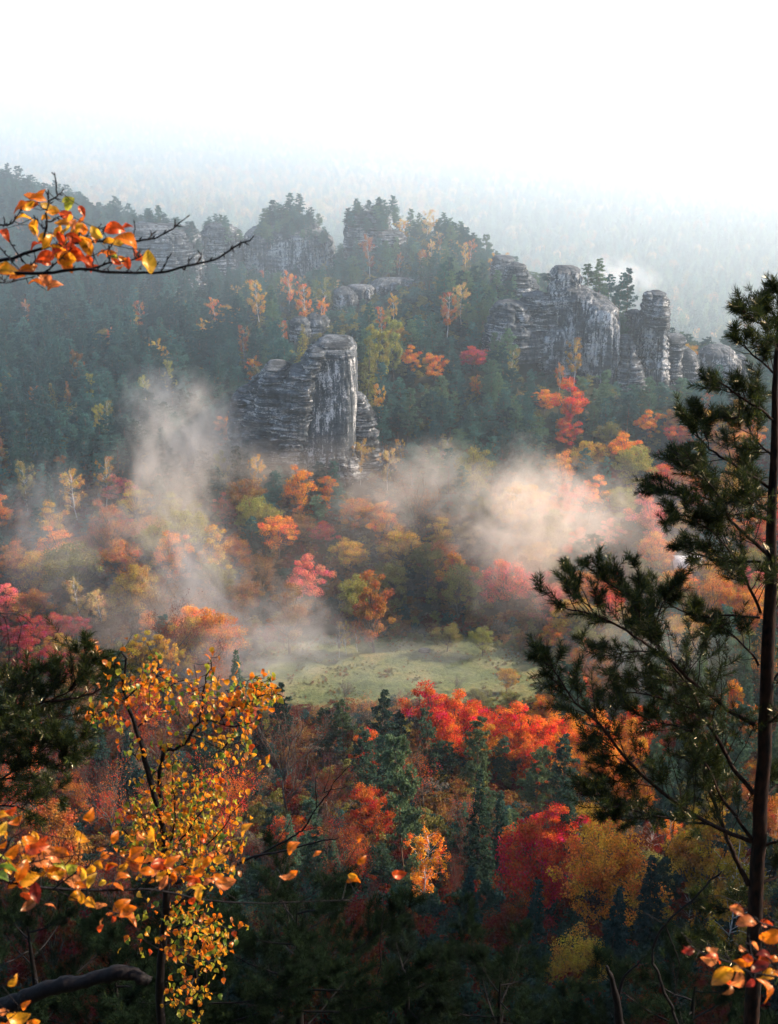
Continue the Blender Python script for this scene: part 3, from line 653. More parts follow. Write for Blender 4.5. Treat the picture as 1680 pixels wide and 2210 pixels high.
FEAT = [ # u, v (middle of the crown), width, kind, tint, height factor, label
 (668,1243,95,'maple_tree','pink',1.0,'pinkish red maple glowing at the wood edge above the meadow'),
 (1090,1255,110,'maple_tree','pink',1.1,'large pink maple veiled by the bright mist above the orchard'),
 (1228,872,88,'maple_tree','red',1.05,'large orange red maple standing out among pines below the pale rock wall'),
 (1216,928,58,'maple_tree','red',1.0,'smaller red maple just below the large orange red maple'),
 (1175,862,55,'maple_tree','orange',.9,'rusty orange maple just left of the large orange red maple'),
 (885,772,48,'maple_tree','orange',1.0,'left of the pair of orange maples right of the rock tower summit'),
 (937,785,56,'maple_tree','orange',1.0,'right of the pair of orange maples right of the rock tower summit'),
 (1026,772,66,'maple_tree','crimson',.85,'crimson maple between the orange pair and the rock wall'),
 (1026,832,34,'beech_tree','orange',1.0,'small orange tree below the crimson maple'),
 (820,765,64,'larch_tree','larch',.85,'tall yellow green larch just right of the rock tower summit'),
 (792,795,58,'larch_tree','larch',1.1,'smaller yellow green larch leaning on the rock tower right side'),
 (850,748,52,'larch_tree','larch',1.0,'yellow green larch behind the tall larch beside the rock tower'),
 (655,745,46,'larch_tree','larch',.9,'yellow green larch behind the notch in the rock tower'),
 (547,798,36,'birch_tree','orange',.8,'orange birch left of the rock tower shoulder'),
 (562,822,34,'birch_tree','olive',.9,'olive birch below the orange one left of the rock tower shoulder'),
 (778,990,44,'birch_tree','gold',.9,'bright orange birch at the right foot of the rock tower'),
 (868,972,26,'birch_tree','gold',.9,'small yellow birch right of the rock tower foot'),
 (835,1010,44,'birch_tree','palegold',.9,'pale gold birch below the rock tower foot'),
 (495,925,62,'beech_tree','orange',.9,'orange beech glowing through the mist plume left of the rock tower'),
 (300,1418,58,'poplar_tree','gold',1.1,'leftmost column of the golden poplar clump behind the leafy birch'),
 (336,1410,60,'poplar_tree','gold',1.2,'tallest column of the golden poplar clump behind the leafy birch'),
 (374,1424,56,'poplar_tree','yellow',1.1,'third column of the golden poplar clump behind the leafy birch'),
 (406,1440,50,'poplar_tree','gold',1.1,'rightmost column of the golden poplar clump behind the leafy birch'),
 (55,1375,90,'maple_tree','crimson',.9,'crimson maple at the far left of the crimson clump'),
 (110,1352,78,'maple_tree','crimson',.85,'upper crimson maple in the clump at the left edge of the valley'),
 (158,1352,80,'maple_tree','crimson',.85,'right upper crimson maple in the clump at the left edge of the valley'),
 (60,1432,80,'maple_tree','crimson',.9,'lower left crimson maple in the clump at the left edge of the valley'),
 (122,1432,86,'maple_tree','crimson',.9,'lower crimson maple under the golden orange tree'),
 (130,1392,56,'maple_tree','gold',1.0,'golden orange maple in the middle of the crimson clump'),
 (206,1405,54,'maple_tree','orange',1.0,'orange maple at the right end of the crimson clump'),
 (160,1222,142,'oak_tree','olive',.85,'broad olive oak in drifting mist at the left of the valley'),
 (195,1175,84,'oak_tree','rust',.8,'rust topped oak behind the broad olive oak'),
 (272,1127,48,'maple_tree','red',1.0,'small vivid red maple above the broad olive oak'),
 (262,1050,66,'maple_tree','pink',.9,'pale orange red maple in mist above the small vivid red maple'),
 (232,1035,50,'birch_tree','gold',.9,'golden birch left of the pale orange red maple in mist'),
 (168,1062,62,'birch_tree','gold',.8,'golden birch on the dark slope left of the mist plume'),
 (60,1040,50,'birch_tree','olive',.9,'lone olive birch on the dark pine slope at the left'),
 (50,1122,40,'beech_tree','rust',.9,'small rust coloured beech low on the dark slope at the left'),
 (38,1215,84,'beech_tree','rust',.9,'reddish brown beech at the left edge above the crimson clump'),
 (20,1300,80,'beech_tree','pink',.8,'pale pinkish beech at the left edge just above the crimson clump'),
 (180,1295,54,'birch_tree','palegold',1.0,'pale orange birch below the broad olive oak'),
 (228,1312,44,'birch_tree','palegold',1.0,'pale golden birch right of the pale orange birch below the oak'),
 (318,1342,46,'beech_tree','orange',.8,'small round orange beech above the golden poplar clump'),
 (242,1352,60,'oak_tree','grey',.9,'grey green oak left of the small round orange beech'),
 (490,1097,50,'beech_tree','pink',1.0,'salmon beech in thin mist below the rock tower left corner'),
 (280,1262,60,'oak_tree','brown',1.0,'brown oak right of the broad olive oak'),
 (380,1190,84,'beech_tree','orange',1.0,'pale orange beech inside the left mist plume'),
 (510,1190,88,'oak_tree','rust',1.0,'rust coloured oak with a pinkish top left of the pinkish red maple'),
 (605,1152,90,'oak_tree','orange',.95,'orange brown oak above the pinkish red maple'),
 (570,1235,90,'bare_beech_tree','brown',.8,'thin brown beech with bare twigs left of the pinkish red maple'),
 (525,1290,92,'oak_tree','brown',1.0,'brown oak at the misty wood edge left of the meadow'),
 (625,1320,96,'beech_tree','brown',1.0,'tall brown beech at the wood edge below the pinkish red maple'),
 (470,1250,84,'oak_tree','olive',1.0,'olive oak beside the mist plume left of the rust coloured oak'),
 (770,1105,74,'oak_tree','orange',1.1,'dark orange oak in the middle of the valley below the rock tower'),
 (828,1135,74,'maple_tree','orange',1.0,'pinkish orange maple right of the dark orange oak'),
 (705,1150,64,'maple_tree','crimson',.8,'dull crimson maple left of the dark orange oak'),
 (757,1192,82,'oak_tree','gold',.95,'mustard coloured oak right above the pinkish red maple'),
 (807,1300,92,'beech_tree','rust',1.2,'tall golden brown beech at the meadow edge above the small birches'),
 (870,1180,92,'oak_tree','gold',1.0,'dull golden oak between the mustard oak and the misty clearing'),
 (850,1250,84,'oak_tree','olive',1.1,'dark olive oak right of the tall golden brown beech'),
 (925,1215,88,'oak_tree','olive',1.1,'dark green oak left of the round olive lime tree'),
 (986,1262,86,'oak_tree','olive',1.2,'round olive green lime tree left of the large pink maple'),
 (1010,1150,66,'oak_tree','palegold',.9,'pale gold oak dissolving in the bright mist'),
 (1090,1090,70,'oak_tree','gold',.8,'golden oak top showing above the bright mist'),
 (748,1372,32,'birch_tree','gold',1.0,'small golden birch at the meadow corner'),
 (772,1368,26,'birch_tree','orange',1.1,'slender orange birch behind the small golden birch at the meadow corner'),
 (733,1378,16,'birch_tree','grey',2.0,'thin white stemmed birch left of the small golden birch at the meadow corner'),
 (965,1372,62,'oak_tree','olive',.85,'grey green apple tree standing on the meadow'),
 (1042,1378,58,'oak_tree','larch',1.1,'yellow green apple tree with a forked trunk on the meadow'),
 (1124,1398,32,'bare_beech_tree','brown',.6,'tiny bent bare fruit tree on the meadow'),
 (1200,1375,70,'oak_tree','orange',.8,'orange apple tree at the right end of the meadow'),
 (1092,1462,48,'oak_tree','gold',1.1,'small yellow tree leaning at the front of the meadow'),
 (1098,1508,46,'oak_tree','larch',.9,'yellow green bush at the near meadow edge below the small yellow tree'),
 (1035,1505,60,'oak_tree','olive',.7,'low olive bush at the near meadow edge'),
 (985,1478,34,'bare_beech_tree','grey',.6,'leafless shrub on the meadow above the red maples'),
 (1310,1475,74,'maple_tree','brown',1.0,'round orange brown maple seen through the foreground pine'),
 (1268,1350,92,'oak_tree','olive',1.0,'olive brown oak right of the orange apple tree'),
 (1345,965,66,'maple_tree','orange',.9,'orange maple above the olive yellow oak on the right slope'),
 (1363,1005,92,'oak_tree','larch',1.15,'large olive yellow oak on the right slope'),
 (1310,935,60,'oak_tree','olive',.9,'olive oak left of the orange maple on the right slope'),
 (1395,915,56,'maple_tree','orange',.9,'orange maple on the right slope just left of the foreground pine'),
 (1440,905,54,'maple_tree','orange',.9,'orange maple half behind the foreground pine top'),
 (1462,945,64,'maple_tree','red',.9,'red maple half behind the foreground pine'),
 (1270,1065,72,'maple_tree','orange',1.0,'orange red maple right of the misty clearing'),
 (1335,1085,84,'oak_tree','larch',1.0,'olive green oak right of the orange red maple'),
 (1420,1030,70,'maple_tree','red',1.0,'salmon red maple behind the foreground pine needles'),
 (1400,1115,92,'maple_tree','pink',1.0,'large salmon maple left of the foreground pine'),
 (1312,1150,62,'maple_tree','pink',.9,'pink maple half hidden by the bright mist'),
 (1418,1190,90,'maple_tree','orange',1.2,'tall salmon orange maple above the hut'),
 (1432,1010,22,'maple_tree','crimson',1.2,'tiny crimson tree on the right slope'),
 (1195,1010,46,'oak_tree','olive',1.0,'pale olive tree above the misty clearing'),
 (1375,1240,80,'oak_tree','olive',1.0,'misty olive oak below the pink maples'),
 (1240,772,44,'birch_tree','gold',.9,'golden birch at the foot of the pale rock wall'),
 (1208,812,26,'birch_tree','orange',1.0,'small orange birch left of the golden birch below the rock wall'),
 (560,645,46,'birch_tree','gold',.85,'golden birch by itself left of the slender orange one under the wooded block'),
 (625,622,34,'birch_tree','orange',1.0,'slender orange birch below the square wooded block'),
 (662,655,50,'birch_tree','orange',.75,'wide orange birch left of the blocky pale outcrop'),
 (690,672,32,'birch_tree','orange',.8,'small orange birch touching the blocky pale outcrop'),
 (700,632,44,'birch_tree','larch',.7,'yellow green birch above the blocky pale outcrop'),
 (467,672,30,'birch_tree','orange',.9,'lone orange birch in the middle of the dark pine slope'),
 (527,735,30,'birch_tree','rust',1.0,'dull orange birch between the lone birch and the rock tower'),
 (870,492,36,'birch_tree','yellow',.6,'yellow birch on the hill summit crag'),
 (920,470,34,'birch_tree','palegold',.8,'pale yellow birch on top of the wooded hill'),
 (800,545,34,'birch_tree','rust',1.1,'reddish birch in the cleft of the summit crag'),
 (1005,550,22,'birch_tree','gold',1.1,'small gold birch on the right flank of the wooded hill'),
 (850,662,26,'birch_tree','gold',1.0,'small golden birch below the long pale ledge'),
 (966,672,46,'birch_tree','rust',.8,'rose brown birch left of the dark dome'),
 (995,650,40,'birch_tree','palegold',1.0,'pale birch with a white stem left of the dark dome'),
 (825,690,26,'birch_tree','rust',1.1,'faded russet birch above the larches'),
 (1066,578,30,'birch_tree','gold',1.0,'golden birch at the foot of the flat topped knob'),
 # the near side of the valley
 (925,1538,118,'maple_tree','scarlet',1.0,'leftmost of the bright red maples in front of the meadow'),
 (985,1548,118,'maple_tree','red',1.0,'second bright red maple from the left in front of the meadow'),
 (1045,1560,118,'maple_tree','scarlet',1.0,'red maple below the low olive bush in front of the meadow'),
 (1100,1572,118,'maple_tree','red',1.0,'orange red maple in the middle of the red row'),
 (1160,1590,118,'maple_tree','red',1.0,'red maple left of the orange end of the red row'),
 (1222,1590,118,'maple_tree','orange',1.0,'orange maple behind the foreground pine limb at the end of the red row'),
 (1285,1595,118,'maple_tree','orange',1.0,'orange maple seen through the foreground pine needles'),
 (1345,1605,118,'maple_tree','orange',1.0,'rightmost orange maple of the row behind the foreground pine'),
 (965,1600,96,'maple_tree','red',1.0,'lower left red maple of the row before the meadow'),
 (1050,1612,100,'maple_tree','orange',1.0,'orange red maple in the lower middle of the row'),
 (1135,1635,104,'maple_tree','red',1.0,'red maple low in the row above the pines'),
 (1215,1655,104,'maple_tree','orange',1.0,'orange maple low at the right of the row'),
 (1300,1660,104,'maple_tree','orange',1.0,'orange maple low behind the pine limbs'),
 (787,1527,48,'bare_beech_tree','orange',.8,'thin orange tree with bare twigs in front of the meadow'),
 (600,1530,54,'bare_beech_tree','pink',.8,'thin salmon tree between the leafy birch and the meadow'),
 (868,1508,50,'bare_beech_tree','brown',.6,'faint leafless tree at the near edge of the meadow'),
 (745,1490,40,'bare_beech_tree','grey',.7,'grey leafless tree at the left near edge of the meadow'),
 (1160,1860,195,'maple_tree','scarlet',1.25,'big crimson red maple in the dark lower valley'),
 (1195,1790,120,'maple_tree','scarlet',.9,'bright red crown top above the big crimson maple'),
 (1285,1885,225,'oak_tree','orange',1.1,'big golden brown oak beside the big crimson maple'),
 (1285,1785,112,'oak_tree','gold',.8,'golden oak top behind the big golden brown oak'),
 (1362,1715,104,'oak_tree','orange',.75,'round salmon orange crown behind the foreground pine limb'),
 (1500,1835,170,'poplar_tree','gold',1.0,'golden poplar seen through the lower limbs of the foreground pine'),
 (1560,1960,150,'birch_tree','gold',1.0,'dark gold birch behind the foreground pine trunk'),
 (1410,1985,120,'oak_tree','gold',.8,'small dark gold oak left of the foreground pine trunk'),
 (1240,2130,160,'oak_tree','yellow',1.0,'olive gold bushy tree at the bottom of the valley'),
 (1185,2205,90,'oak_tree','gold',.9,'olive gold bush low at the bottom edge'),
 (245,1760,150,'bare_beech_tree','red',.9,'orange red beech glowing left of the leafy birch'),
 (90,1700,170,'bare_beech_tree','red',.9,'red beech behind the left pine branch'),
 (130,1830,170,'beech_tree','rust',.9,'dark rusty beech above the blurred beech leaves'),
 (420,1540,120,'bare_beech_tree','red',.8,'dark red beech behind the top of the leafy birch'),
 (350,1620,130,'bare_beech_tree','darkred',.9,'dark red bare beech behind the leafy birch'),
 (480,1740,140,'bare_beech_tree','red',.9,'red beech just right of the leafy birch middle'),
 (625,1640,150,'bare_beech_tree','darkred',1.1,'tall dark red bare beech right of the leafy birch top'),
 (800,1745,110,'maple_tree','red',1.2,'orange red maple among the spruces'),
 (735,1710,90,'bare_beech_tree','darkred',1.1,'dark red bare beech left of the orange red maple among the spruces'),
 (905,1700,90,'bare_beech_tree','red',1.1,'red bare beech right of the orange red maple among the spruces'),
 (915,1860,95,'birch_tree','orange',1.0,'orange speckled birch low among the spruces'),
 (765,1850,120,'bare_beech_tree','red',1.1,'dark orange beech with bare fans of twigs in the lower middle'),
 (600,1880,110,'bare_beech_tree','darkred',1.0,'dark beech behind the dead branch'),
 (980,1900,80,'bare_beech_tree','darkred',1.0,'dull red bare beech in shadow at the bottom of the valley'),
 # conifers that stand out
 (618,1560,64,'pine_tree','pined',1.3,'pine with a pointed top right of the leafy birch'),
 (700,1585,66,'pine_tree','pine',1.2,'pine below the left end of the meadow'),
 (745,1570,58,'pine_tree','pine',1.2,'pine with a double top below the meadow'),
 (822,1560,54,'pine_tree','pined',1.3,'slim dark pine left of the red row'),
 (866,1580,50,'pine_tree','pined',1.2,'dark pine touching the left end of the red row'),
 (930,1600,62,'pine_tree','pine',1.4,'pine standing before the left red maples'),
 (1020,1640,70,'pine_tree','pine',1.3,'pine standing before the middle of the red row'),
 (1075,1640,60,'pine_tree','pine',1.2,'pine below the orange red maple of the row'),
 (1150,1680,74,'pine_tree','pine',1.2,'pine below the orange end of the red row'),
 (1210,1670,70,'pine_tree','pine',1.2,'pine left of the small dark spruce'),
 (1270,1700,52,'spruce_tree','spruce',.62,'small blackish spruce left of the salmon orange crown'),
 (1030,1780,92,'spruce_tree','pined',1.15,'tallest dark spruce in the centre of the near valley'),
 (1085,1790,80,'spruce_tree','pined',1.1,'dark spruce right of the tallest spruce'),
 (1225,1760,80,'spruce_tree','pined',.9,'spruce above the golden oak top'),
 (873,1720,92,'pine_tree','pine',1.9,'tall pine with a bare lower trunk above the orange speckled birch'),
 (780,1650,64,'pine_tree','pine',1.2,'pine above the orange red maple among the spruces'),
 (970,1640,60,'pine_tree','pined',1.0,'small pine between the tall pine and the tallest spruce'),
 (585,1790,66,'pine_tree','pined',1.0,'dark pine behind the dead branch'),
 (1000,1960,96,'spruce_tree','spruce',1.0,'nearly black spruce in the shadowed bottom of the valley'),
 (1130,2060,110,'spruce_tree','spruce',1.0,'dark spruce beside the olive gold bushy tree'),
 (1300,2020,110,'spruce_tree','spruce',1.0,'dark blue spruce before the big golden brown oak'),
 (255,1480,70,'pine_tree','pined',1.0,'dark pine between the left pine shoot and the leafy birch'),
 (90,1510,80,'spruce_tree','spruce',1.0,'dark spruce under the crimson clump'),
 (1305,1040,36,'pine_tree','pine',1.6,'tall pine with a bare trunk left of the large olive yellow oak'),
]
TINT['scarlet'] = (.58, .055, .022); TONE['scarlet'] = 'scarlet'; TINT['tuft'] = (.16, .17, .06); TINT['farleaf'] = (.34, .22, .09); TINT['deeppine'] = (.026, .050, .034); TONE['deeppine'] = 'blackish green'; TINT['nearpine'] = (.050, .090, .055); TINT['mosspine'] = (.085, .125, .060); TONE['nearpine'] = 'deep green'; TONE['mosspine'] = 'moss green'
placed = []   # dict(x,y,z,s,hs,kind,proto,tint,label,u,v,w,h,feat)
def add_tree(x, y, z, s, hs, kind, proto, tint, label=None, feat=False, rng=random):
    cm, tm, H, W = TREES[kind][proto]
    sh = s * hs
    u, v0, d = proj(x, y, z + H * sh * .98); _, v1, _ = proj(x, y, z + H * sh * (.2 if kind not in ('pine_tree',) else .35))
    placed.append(dict(x=float(x), y=float(y), z=float(z), s=float(s), hs=float(hs), kind=kind, proto=proto, tint=tint, label=label,
                       u=float(u), v0=float(v0), v1=float(v1), w=float(W * s / d * FPX), d=float(d), feat=feat, R=W * s / 2))
random.seed(5)
for k, (u, v, wd, kind, tint, hs, lab) in enumerate(FEAT):
    pr = k % len(TREES[kind])
    far = v < 700 or (u > 700 and v < 720)
    x, y, z, s = place(u, v, wd, kind, pr, hs)
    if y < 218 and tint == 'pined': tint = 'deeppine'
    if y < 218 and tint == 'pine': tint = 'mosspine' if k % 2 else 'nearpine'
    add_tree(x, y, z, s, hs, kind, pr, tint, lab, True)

# ------------------------------------------------------------------ the rest of the forest
rng = np.random.default_rng(77)
def rock_mask(u, v, y):
    m = np.zeros(len(u), bool)
    for Y, prof, dp, vlim in ROCKS:
        p = np.array(prof, float)
        l = np.interp(v, p[:, 0], p[:, 1], left=9999, right=-9999); r = np.interp(v, p[:, 0], p[:, 2], left=-9999, right=-9999)
        vis = (v < vlim) & ((Y < 530) | (np.random.default_rng(4).random(len(u)) < .40))
        m |= (u > l) & (u < r) & (y < Y) & vis
    return m
def inrock(x, y):
    m = np.zeros(len(x), bool)
    for Y, prof, dp, back in ROCKS:
        p = np.array(prof, float); k = min(len(p) - 1, 3)
        xl = at(p[k, 1], p[k, 0], Y)[0]; xr = at(p[k, 2], p[k, 0], Y)[0]
        m |= (x > xl - .5) & (x < xr + .5) & (np.abs(y - Y) < dp / 2 + 1.0)
    return m
def scatter(y0, y1, step, amax=.46):
    P = []
    y = y0
    while y < y1:
        xs = np.arange(-amax * (y + 30), amax * (y + 30), step)
        P.append(np.stack([xs + rng.uniform(-.45, .45, len(xs)) * step, y + rng.uniform(-.45, .45, len(xs)) * step], 1)); y += step
    return np.concatenate(P)
P = np.concatenate([scatter(46, 130, 3.6), scatter(130, 300, 5.2), scatter(300, 460, 5.0), scatter(460, 820, 6.0)])
X, Y = P[:, 0], P[:, 1]; Z = terrain(X, Y)
keep = ~inrock(X, Y)
keep &= ~((meadow_edge(X, Y) > -.10) & (Y > 190) & (Y < 262) & (np.abs(X) < 62))
X, Y, Z = X[keep], Y[keep], Z[keep]
U, Vv, D = proj(X, Y, Z + 9)
def pick(u, v, y, r):
    """kind and colour of a filler tree from the part of the valley it stands in"""
    q = r.random()
    def ch(*a): return a[int(r.random() * len(a)) % len(a)]
    if y > 465:                                                     # hill crest
        if q < .10 and u > 500: return 'birch_tree', ch('gold', 'rust', 'olive', 'palegold')
        if q < .03: return 'birch_tree', ch('olive', 'rust')
        return 'pine_tree', ch('pine', 'pineg', 'pine') if u > 520 else ch('pine', 'pined')
    if y > 300:
        if u > 1200 and v > 900:
            if q < .62: return ch('oak_tree', 'maple_tree', 'beech_tree'), ch('larch', 'gold', 'orange', 'larch', 'red', 'orange')
            return 'pine_tree', 'pine'
        if u < 520 and v > 800 and q < .12: return ch('larch_tree', 'larch_tree', 'birch_tree'), ch('larch', 'olive', 'larch', 'brown')
        if q < .06: return ch('birch_tree', 'oak_tree'), ch('rust', 'olive', 'gold', 'brown')
        if q < .08 and u < 700: return 'spruce_tree', 'spruce'
        return 'pine_tree', ch('pine', 'pine', 'pined', 'pineg') if u > 560 else ch('pined', 'pine', 'pined')
    if y > 222:
        if v < 1090 and u < 1250 and q < .55: return 'pine_tree', ch('pine', 'pine', 'pineg')
        if u < 120 and q < .35: return ch('pine_tree', 'spruce_tree'), 'pined'
        if q < .10: return 'pine_tree', 'pine'
        if q < .16: return 'bare_beech_tree', ch('brown', 'rust', 'grey')
        return ch('oak_tree', 'oak_tree', 'beech_tree', 'maple_tree'), ch('olive', 'larch', 'orange', 'rust', 'gold', 'larch', 'orange', 'gold', 'rust', 'brown') if u < 1150 else ch('olive', 'orange', 'pink', 'gold', 'orange', 'red')
    if v > 1950:
        if q < .72: return ch('spruce_tree', 'pine_tree'), ch('spruce', 'pined')
        return ch('bare_beech_tree', 'oak_tree'), ch('darkred', 'olive', 'brown') if u > 700 else 'darkred'
    if u < 560:
        if q < .36: return ch('pine_tree', 'spruce_tree'), ch('pined', 'spruce', 'pine')
        return ch('bare_beech_tree', 'bare_beech_tree', 'beech_tree'), ch('darkred', 'red', 'rust', 'darkred')
    if u < 1150 or v < 1680:
        if q < .60: return ch('pine_tree', 'pine_tree', 'spruce_tree'), ch('pine', 'pineg', 'pine')
        return ch('bare_beech_tree', 'maple_tree', 'beech_tree'), ch('darkred', 'red', 'rust', 'orange')
    if q < .45: return ch('spruce_tree', 'pine_tree'), ch('spruce', 'pined')
    return ch('oak_tree', 'birch_tree', 'beech_tree'), ch('gold', 'orange', 'rust', 'olive')
rm = np.zeros(len(X), bool)
for hh in (6, 11, 15):
    u_, v_, _ = proj(X, Y, Z + hh)
    for du in (-14, 0, 14): rm |= rock_mask(u_ + du, v_, Y + 3)
    # keep the meadow and its orchard open to the view
    rm |= (Y < 215) & (u_ > 560 - (v_ - 1400) * .4) & (u_ < 1135) & (v_ > 1380) & (v_ < 1500 + 8 * np.sin(u_ / 30))
fx = np.array([[p['x'], p['y'], p['R'], p['u'], (p['v0'] + p['v1']) / 2, p['w'], p['v1'] - p['v0'], p['d']] for p in placed])
order = np.arange(len(X)); pr_ = random.Random(3)
cell = {}
nf = 0
for i in order:
    if rm[i]: continue
    x, y = X[i], Y[i]
    dd = np.hypot(fx[:, 0] - x, fx[:, 1] - y)
    if (dd < fx[:, 2] * .85 + 1.6).any(): continue
    kind, tint = pick(U[i], Vv[i], y, pr_)
    np_ = len(TREES[kind]); pr = pr_.randrange(np_); H, W = TREES[kind][pr][2:]
    s = pr_.uniform(.72, 1.08) if kind in ('pine_tree', 'spruce_tree', 'birch_tree', 'larch_tree') else (pr_.uniform(.85, 1.2) if 215 < y < 330 else pr_.uniform(.6, .95))
    if y > 460: s *= .95
    if y < 150: s *= .62 if kind in ('spruce_tree', 'pine_tree') else .8
    u0, v0, d0 = proj(x, y, Z[i] + H * s * .95); uc, vc, _ = proj(x, y, Z[i] + H * s * .55)
    # do not stand in front of a tree that the picture shows
    front = (d0 < fx[:, 7] - 2)
    ex = (np.abs(u0 - fx[:, 3]) / (fx[:, 5] * .45 + W * s / d0 * FPX * .25)); ev = (np.maximum(0, np.abs(v0 - fx[:, 4]) - 0) / (fx[:, 6] * .42))
    ut, vt, _ = proj(x, y, Z[i] + H * s * 1.02)
    evt = np.abs(vt - fx[:, 4]) / (fx[:, 6] * .5); evc = np.abs(vc - fx[:, 4]) / (fx[:, 6] * .5)
    if (front & ((ex ** 2 + ev ** 2 < 1) | (ex ** 2 + evt ** 2 < 1) | (ex ** 2 + evc ** 2 < 1))).any(): continue
    # wide crowns need room
    key = (int(x // 6), int(y // 6)); Rr = W * s * .5
    clash = False
    for a in (-1, 0, 1):
        for b in (-1, 0, 1):
            for (px, py, pR) in cell.get((key[0] + a, key[1] + b), ()):
                if math.hypot(px - x, py - y) < (pR + Rr) * (.62 if 215 < y < 330 or y < 130 else .52): clash = True
    if clash: continue
    cell.setdefault(key, []).append((x, y, Rr))
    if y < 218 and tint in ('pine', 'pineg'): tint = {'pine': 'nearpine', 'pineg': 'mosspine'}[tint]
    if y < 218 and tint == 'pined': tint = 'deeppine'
    if y < 128 and tint in ('red', 'orange', 'gold', 'rust', 'larch'): tint = {'red': 'darkred', 'orange': 'brown', 'gold': 'olive', 'rust': 'darkred', 'larch': 'olive'}[tint]  # nearest trees tinted darker: the lower slope's shade put into the colour
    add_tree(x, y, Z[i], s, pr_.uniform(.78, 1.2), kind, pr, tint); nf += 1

# trees on the rock tops
def top_tree(u, v, Y, wd, kind, tint, hs, lab):
    """its foot at (u, v) on the rock at distance Y"""
    pr = len(placed) % len(TREES[kind]); p = at(u, v, Y); _, _, d = proj(*p)
    if Y > 500: wd *= .78; hs *= .85
    add_tree(p[0], p[1], p[2] - .3, wd / FPX * d / TREES[kind][pr][3], hs, kind, pr, tint, lab, True)
for t in [
 (585,492,592,28,'pine_tree','pine',.8,'leftmost pine on top of the square wooded block'),
 (608,480,596,32,'pine_tree','pine',1.0,'pine second from left on top of the square wooded block'),
 (628,470,600,34,'pine_tree','pine',1.0,'tallest pine on top of the square wooded block'),
 (648,476,598,32,'pine_tree','pine',1.0,'pine right of the tallest on the square wooded block'),
 (664,492,594,30,'pine_tree','pine',1.0,'rightmost high pine on the square wooded block'),
 (600,508,578,26,'pine_tree','pineg',.8,'small pine on the front ledge of the square wooded block'),
 (630,520,576,30,'pine_tree','pine',.8,'pine on the front ledge of the square wooded block'),
 (655,522,575,28,'pine_tree','pineg',.8,'light green pine on the front ledge of the square wooded block'),
 (682,530,580,26,'pine_tree','pine',.8,'low pine on the right shoulder of the square wooded block'),
 (770,466,578,26,'pine_tree','pine',.8,'leftmost pine on the summit crag'),
 (795,466,580,30,'pine_tree','pine',.9,'second pine on the summit crag'),
 (822,470,582,30,'pine_tree','pineg',1.0,'third pine on the summit crag'),
 (850,478,576,32,'pine_tree','pine',1.0,'pine at the right end of the summit crag'),
 (290,486,566,26,'pine_tree','pine',.8,'left pine on the dark domed cliff'),
 (318,484,566,28,'pine_tree','pine',.8,'middle pine on the dark domed cliff'),
 (346,486,568,30,'pine_tree','pine',.8,'right pine on the dark domed cliff'),
 (378,492,568,26,'pine_tree','pine',.7,'low pine right of the dark domed cliff top'),
 (454,492,580,24,'pine_tree','pine',.7,'pine on the narrow dark crag'),
 (478,494,580,26,'pine_tree','pineg',.7,'light pine beside the narrow dark crag top'),
 (1182,612,396,26,'pine_tree','pined',.5,'small round pine left of the square summit block'),
 (1270,640,398,34,'pine_tree','pineg',.9,'first pine on the ridge right of the square summit block'),
 (1292,650,398,34,'pine_tree','pineg',1.0,'second pine on the ridge right of the square summit block'),
 (1312,660,398,36,'pine_tree','pine',1.0,'third pine on the ridge behind the pale rock wall'),
 (1334,690,398,38,'pine_tree','pine',1.2,'tall pine between the rock wall and the slender pillar'),
 (1352,700,400,36,'pine_tree','pined',1.3,'dark pine close to the slender pillar'),
 (1345,735,388,30,'pine_tree','pineg',1.0,'bright pine in the gap below the ridge pines'),
]: top_tree(*t)
tt = random.Random(8)
for (u0, u1, vA, vB, Yr, n) in [(545, 715, 500, 535, 585, 20), (565, 690, 478, 502, 600, 18), (752, 858, 466, 505, 573, 18), (280, 432, 494, 560, 562, 16), (440, 520, 498, 545, 578, 7), (306, 434, 600, 612, 545, 5), (1258, 1330, 640, 690, 402, 7), (1050, 1110, 600, 680, 432, 6)]:
    for _ in range(n):
        u = tt.uniform(u0, u1); v = tt.uniform(vA, vB); yy = Yr - 14 * (v - vA) / max(1, vB - vA) + tt.uniform(-3, 3)
        if Yr > 500 and abs((u - (u0 + u1) / 2) / (u1 - u0)) > .38 and v < vA + 12: v += 10
        pr = tt.randrange(len(TREES['pine_tree'])); p = at(u, v, yy); _, _, d = proj(*p)
        add_tree(p[0], p[1], p[2] - .6, tt.uniform(18, 28) / FPX * d / 6.6, tt.uniform(.6, .85), 'pine_tree', pr, tt.choice(['pine', 'pineg', 'pined']))
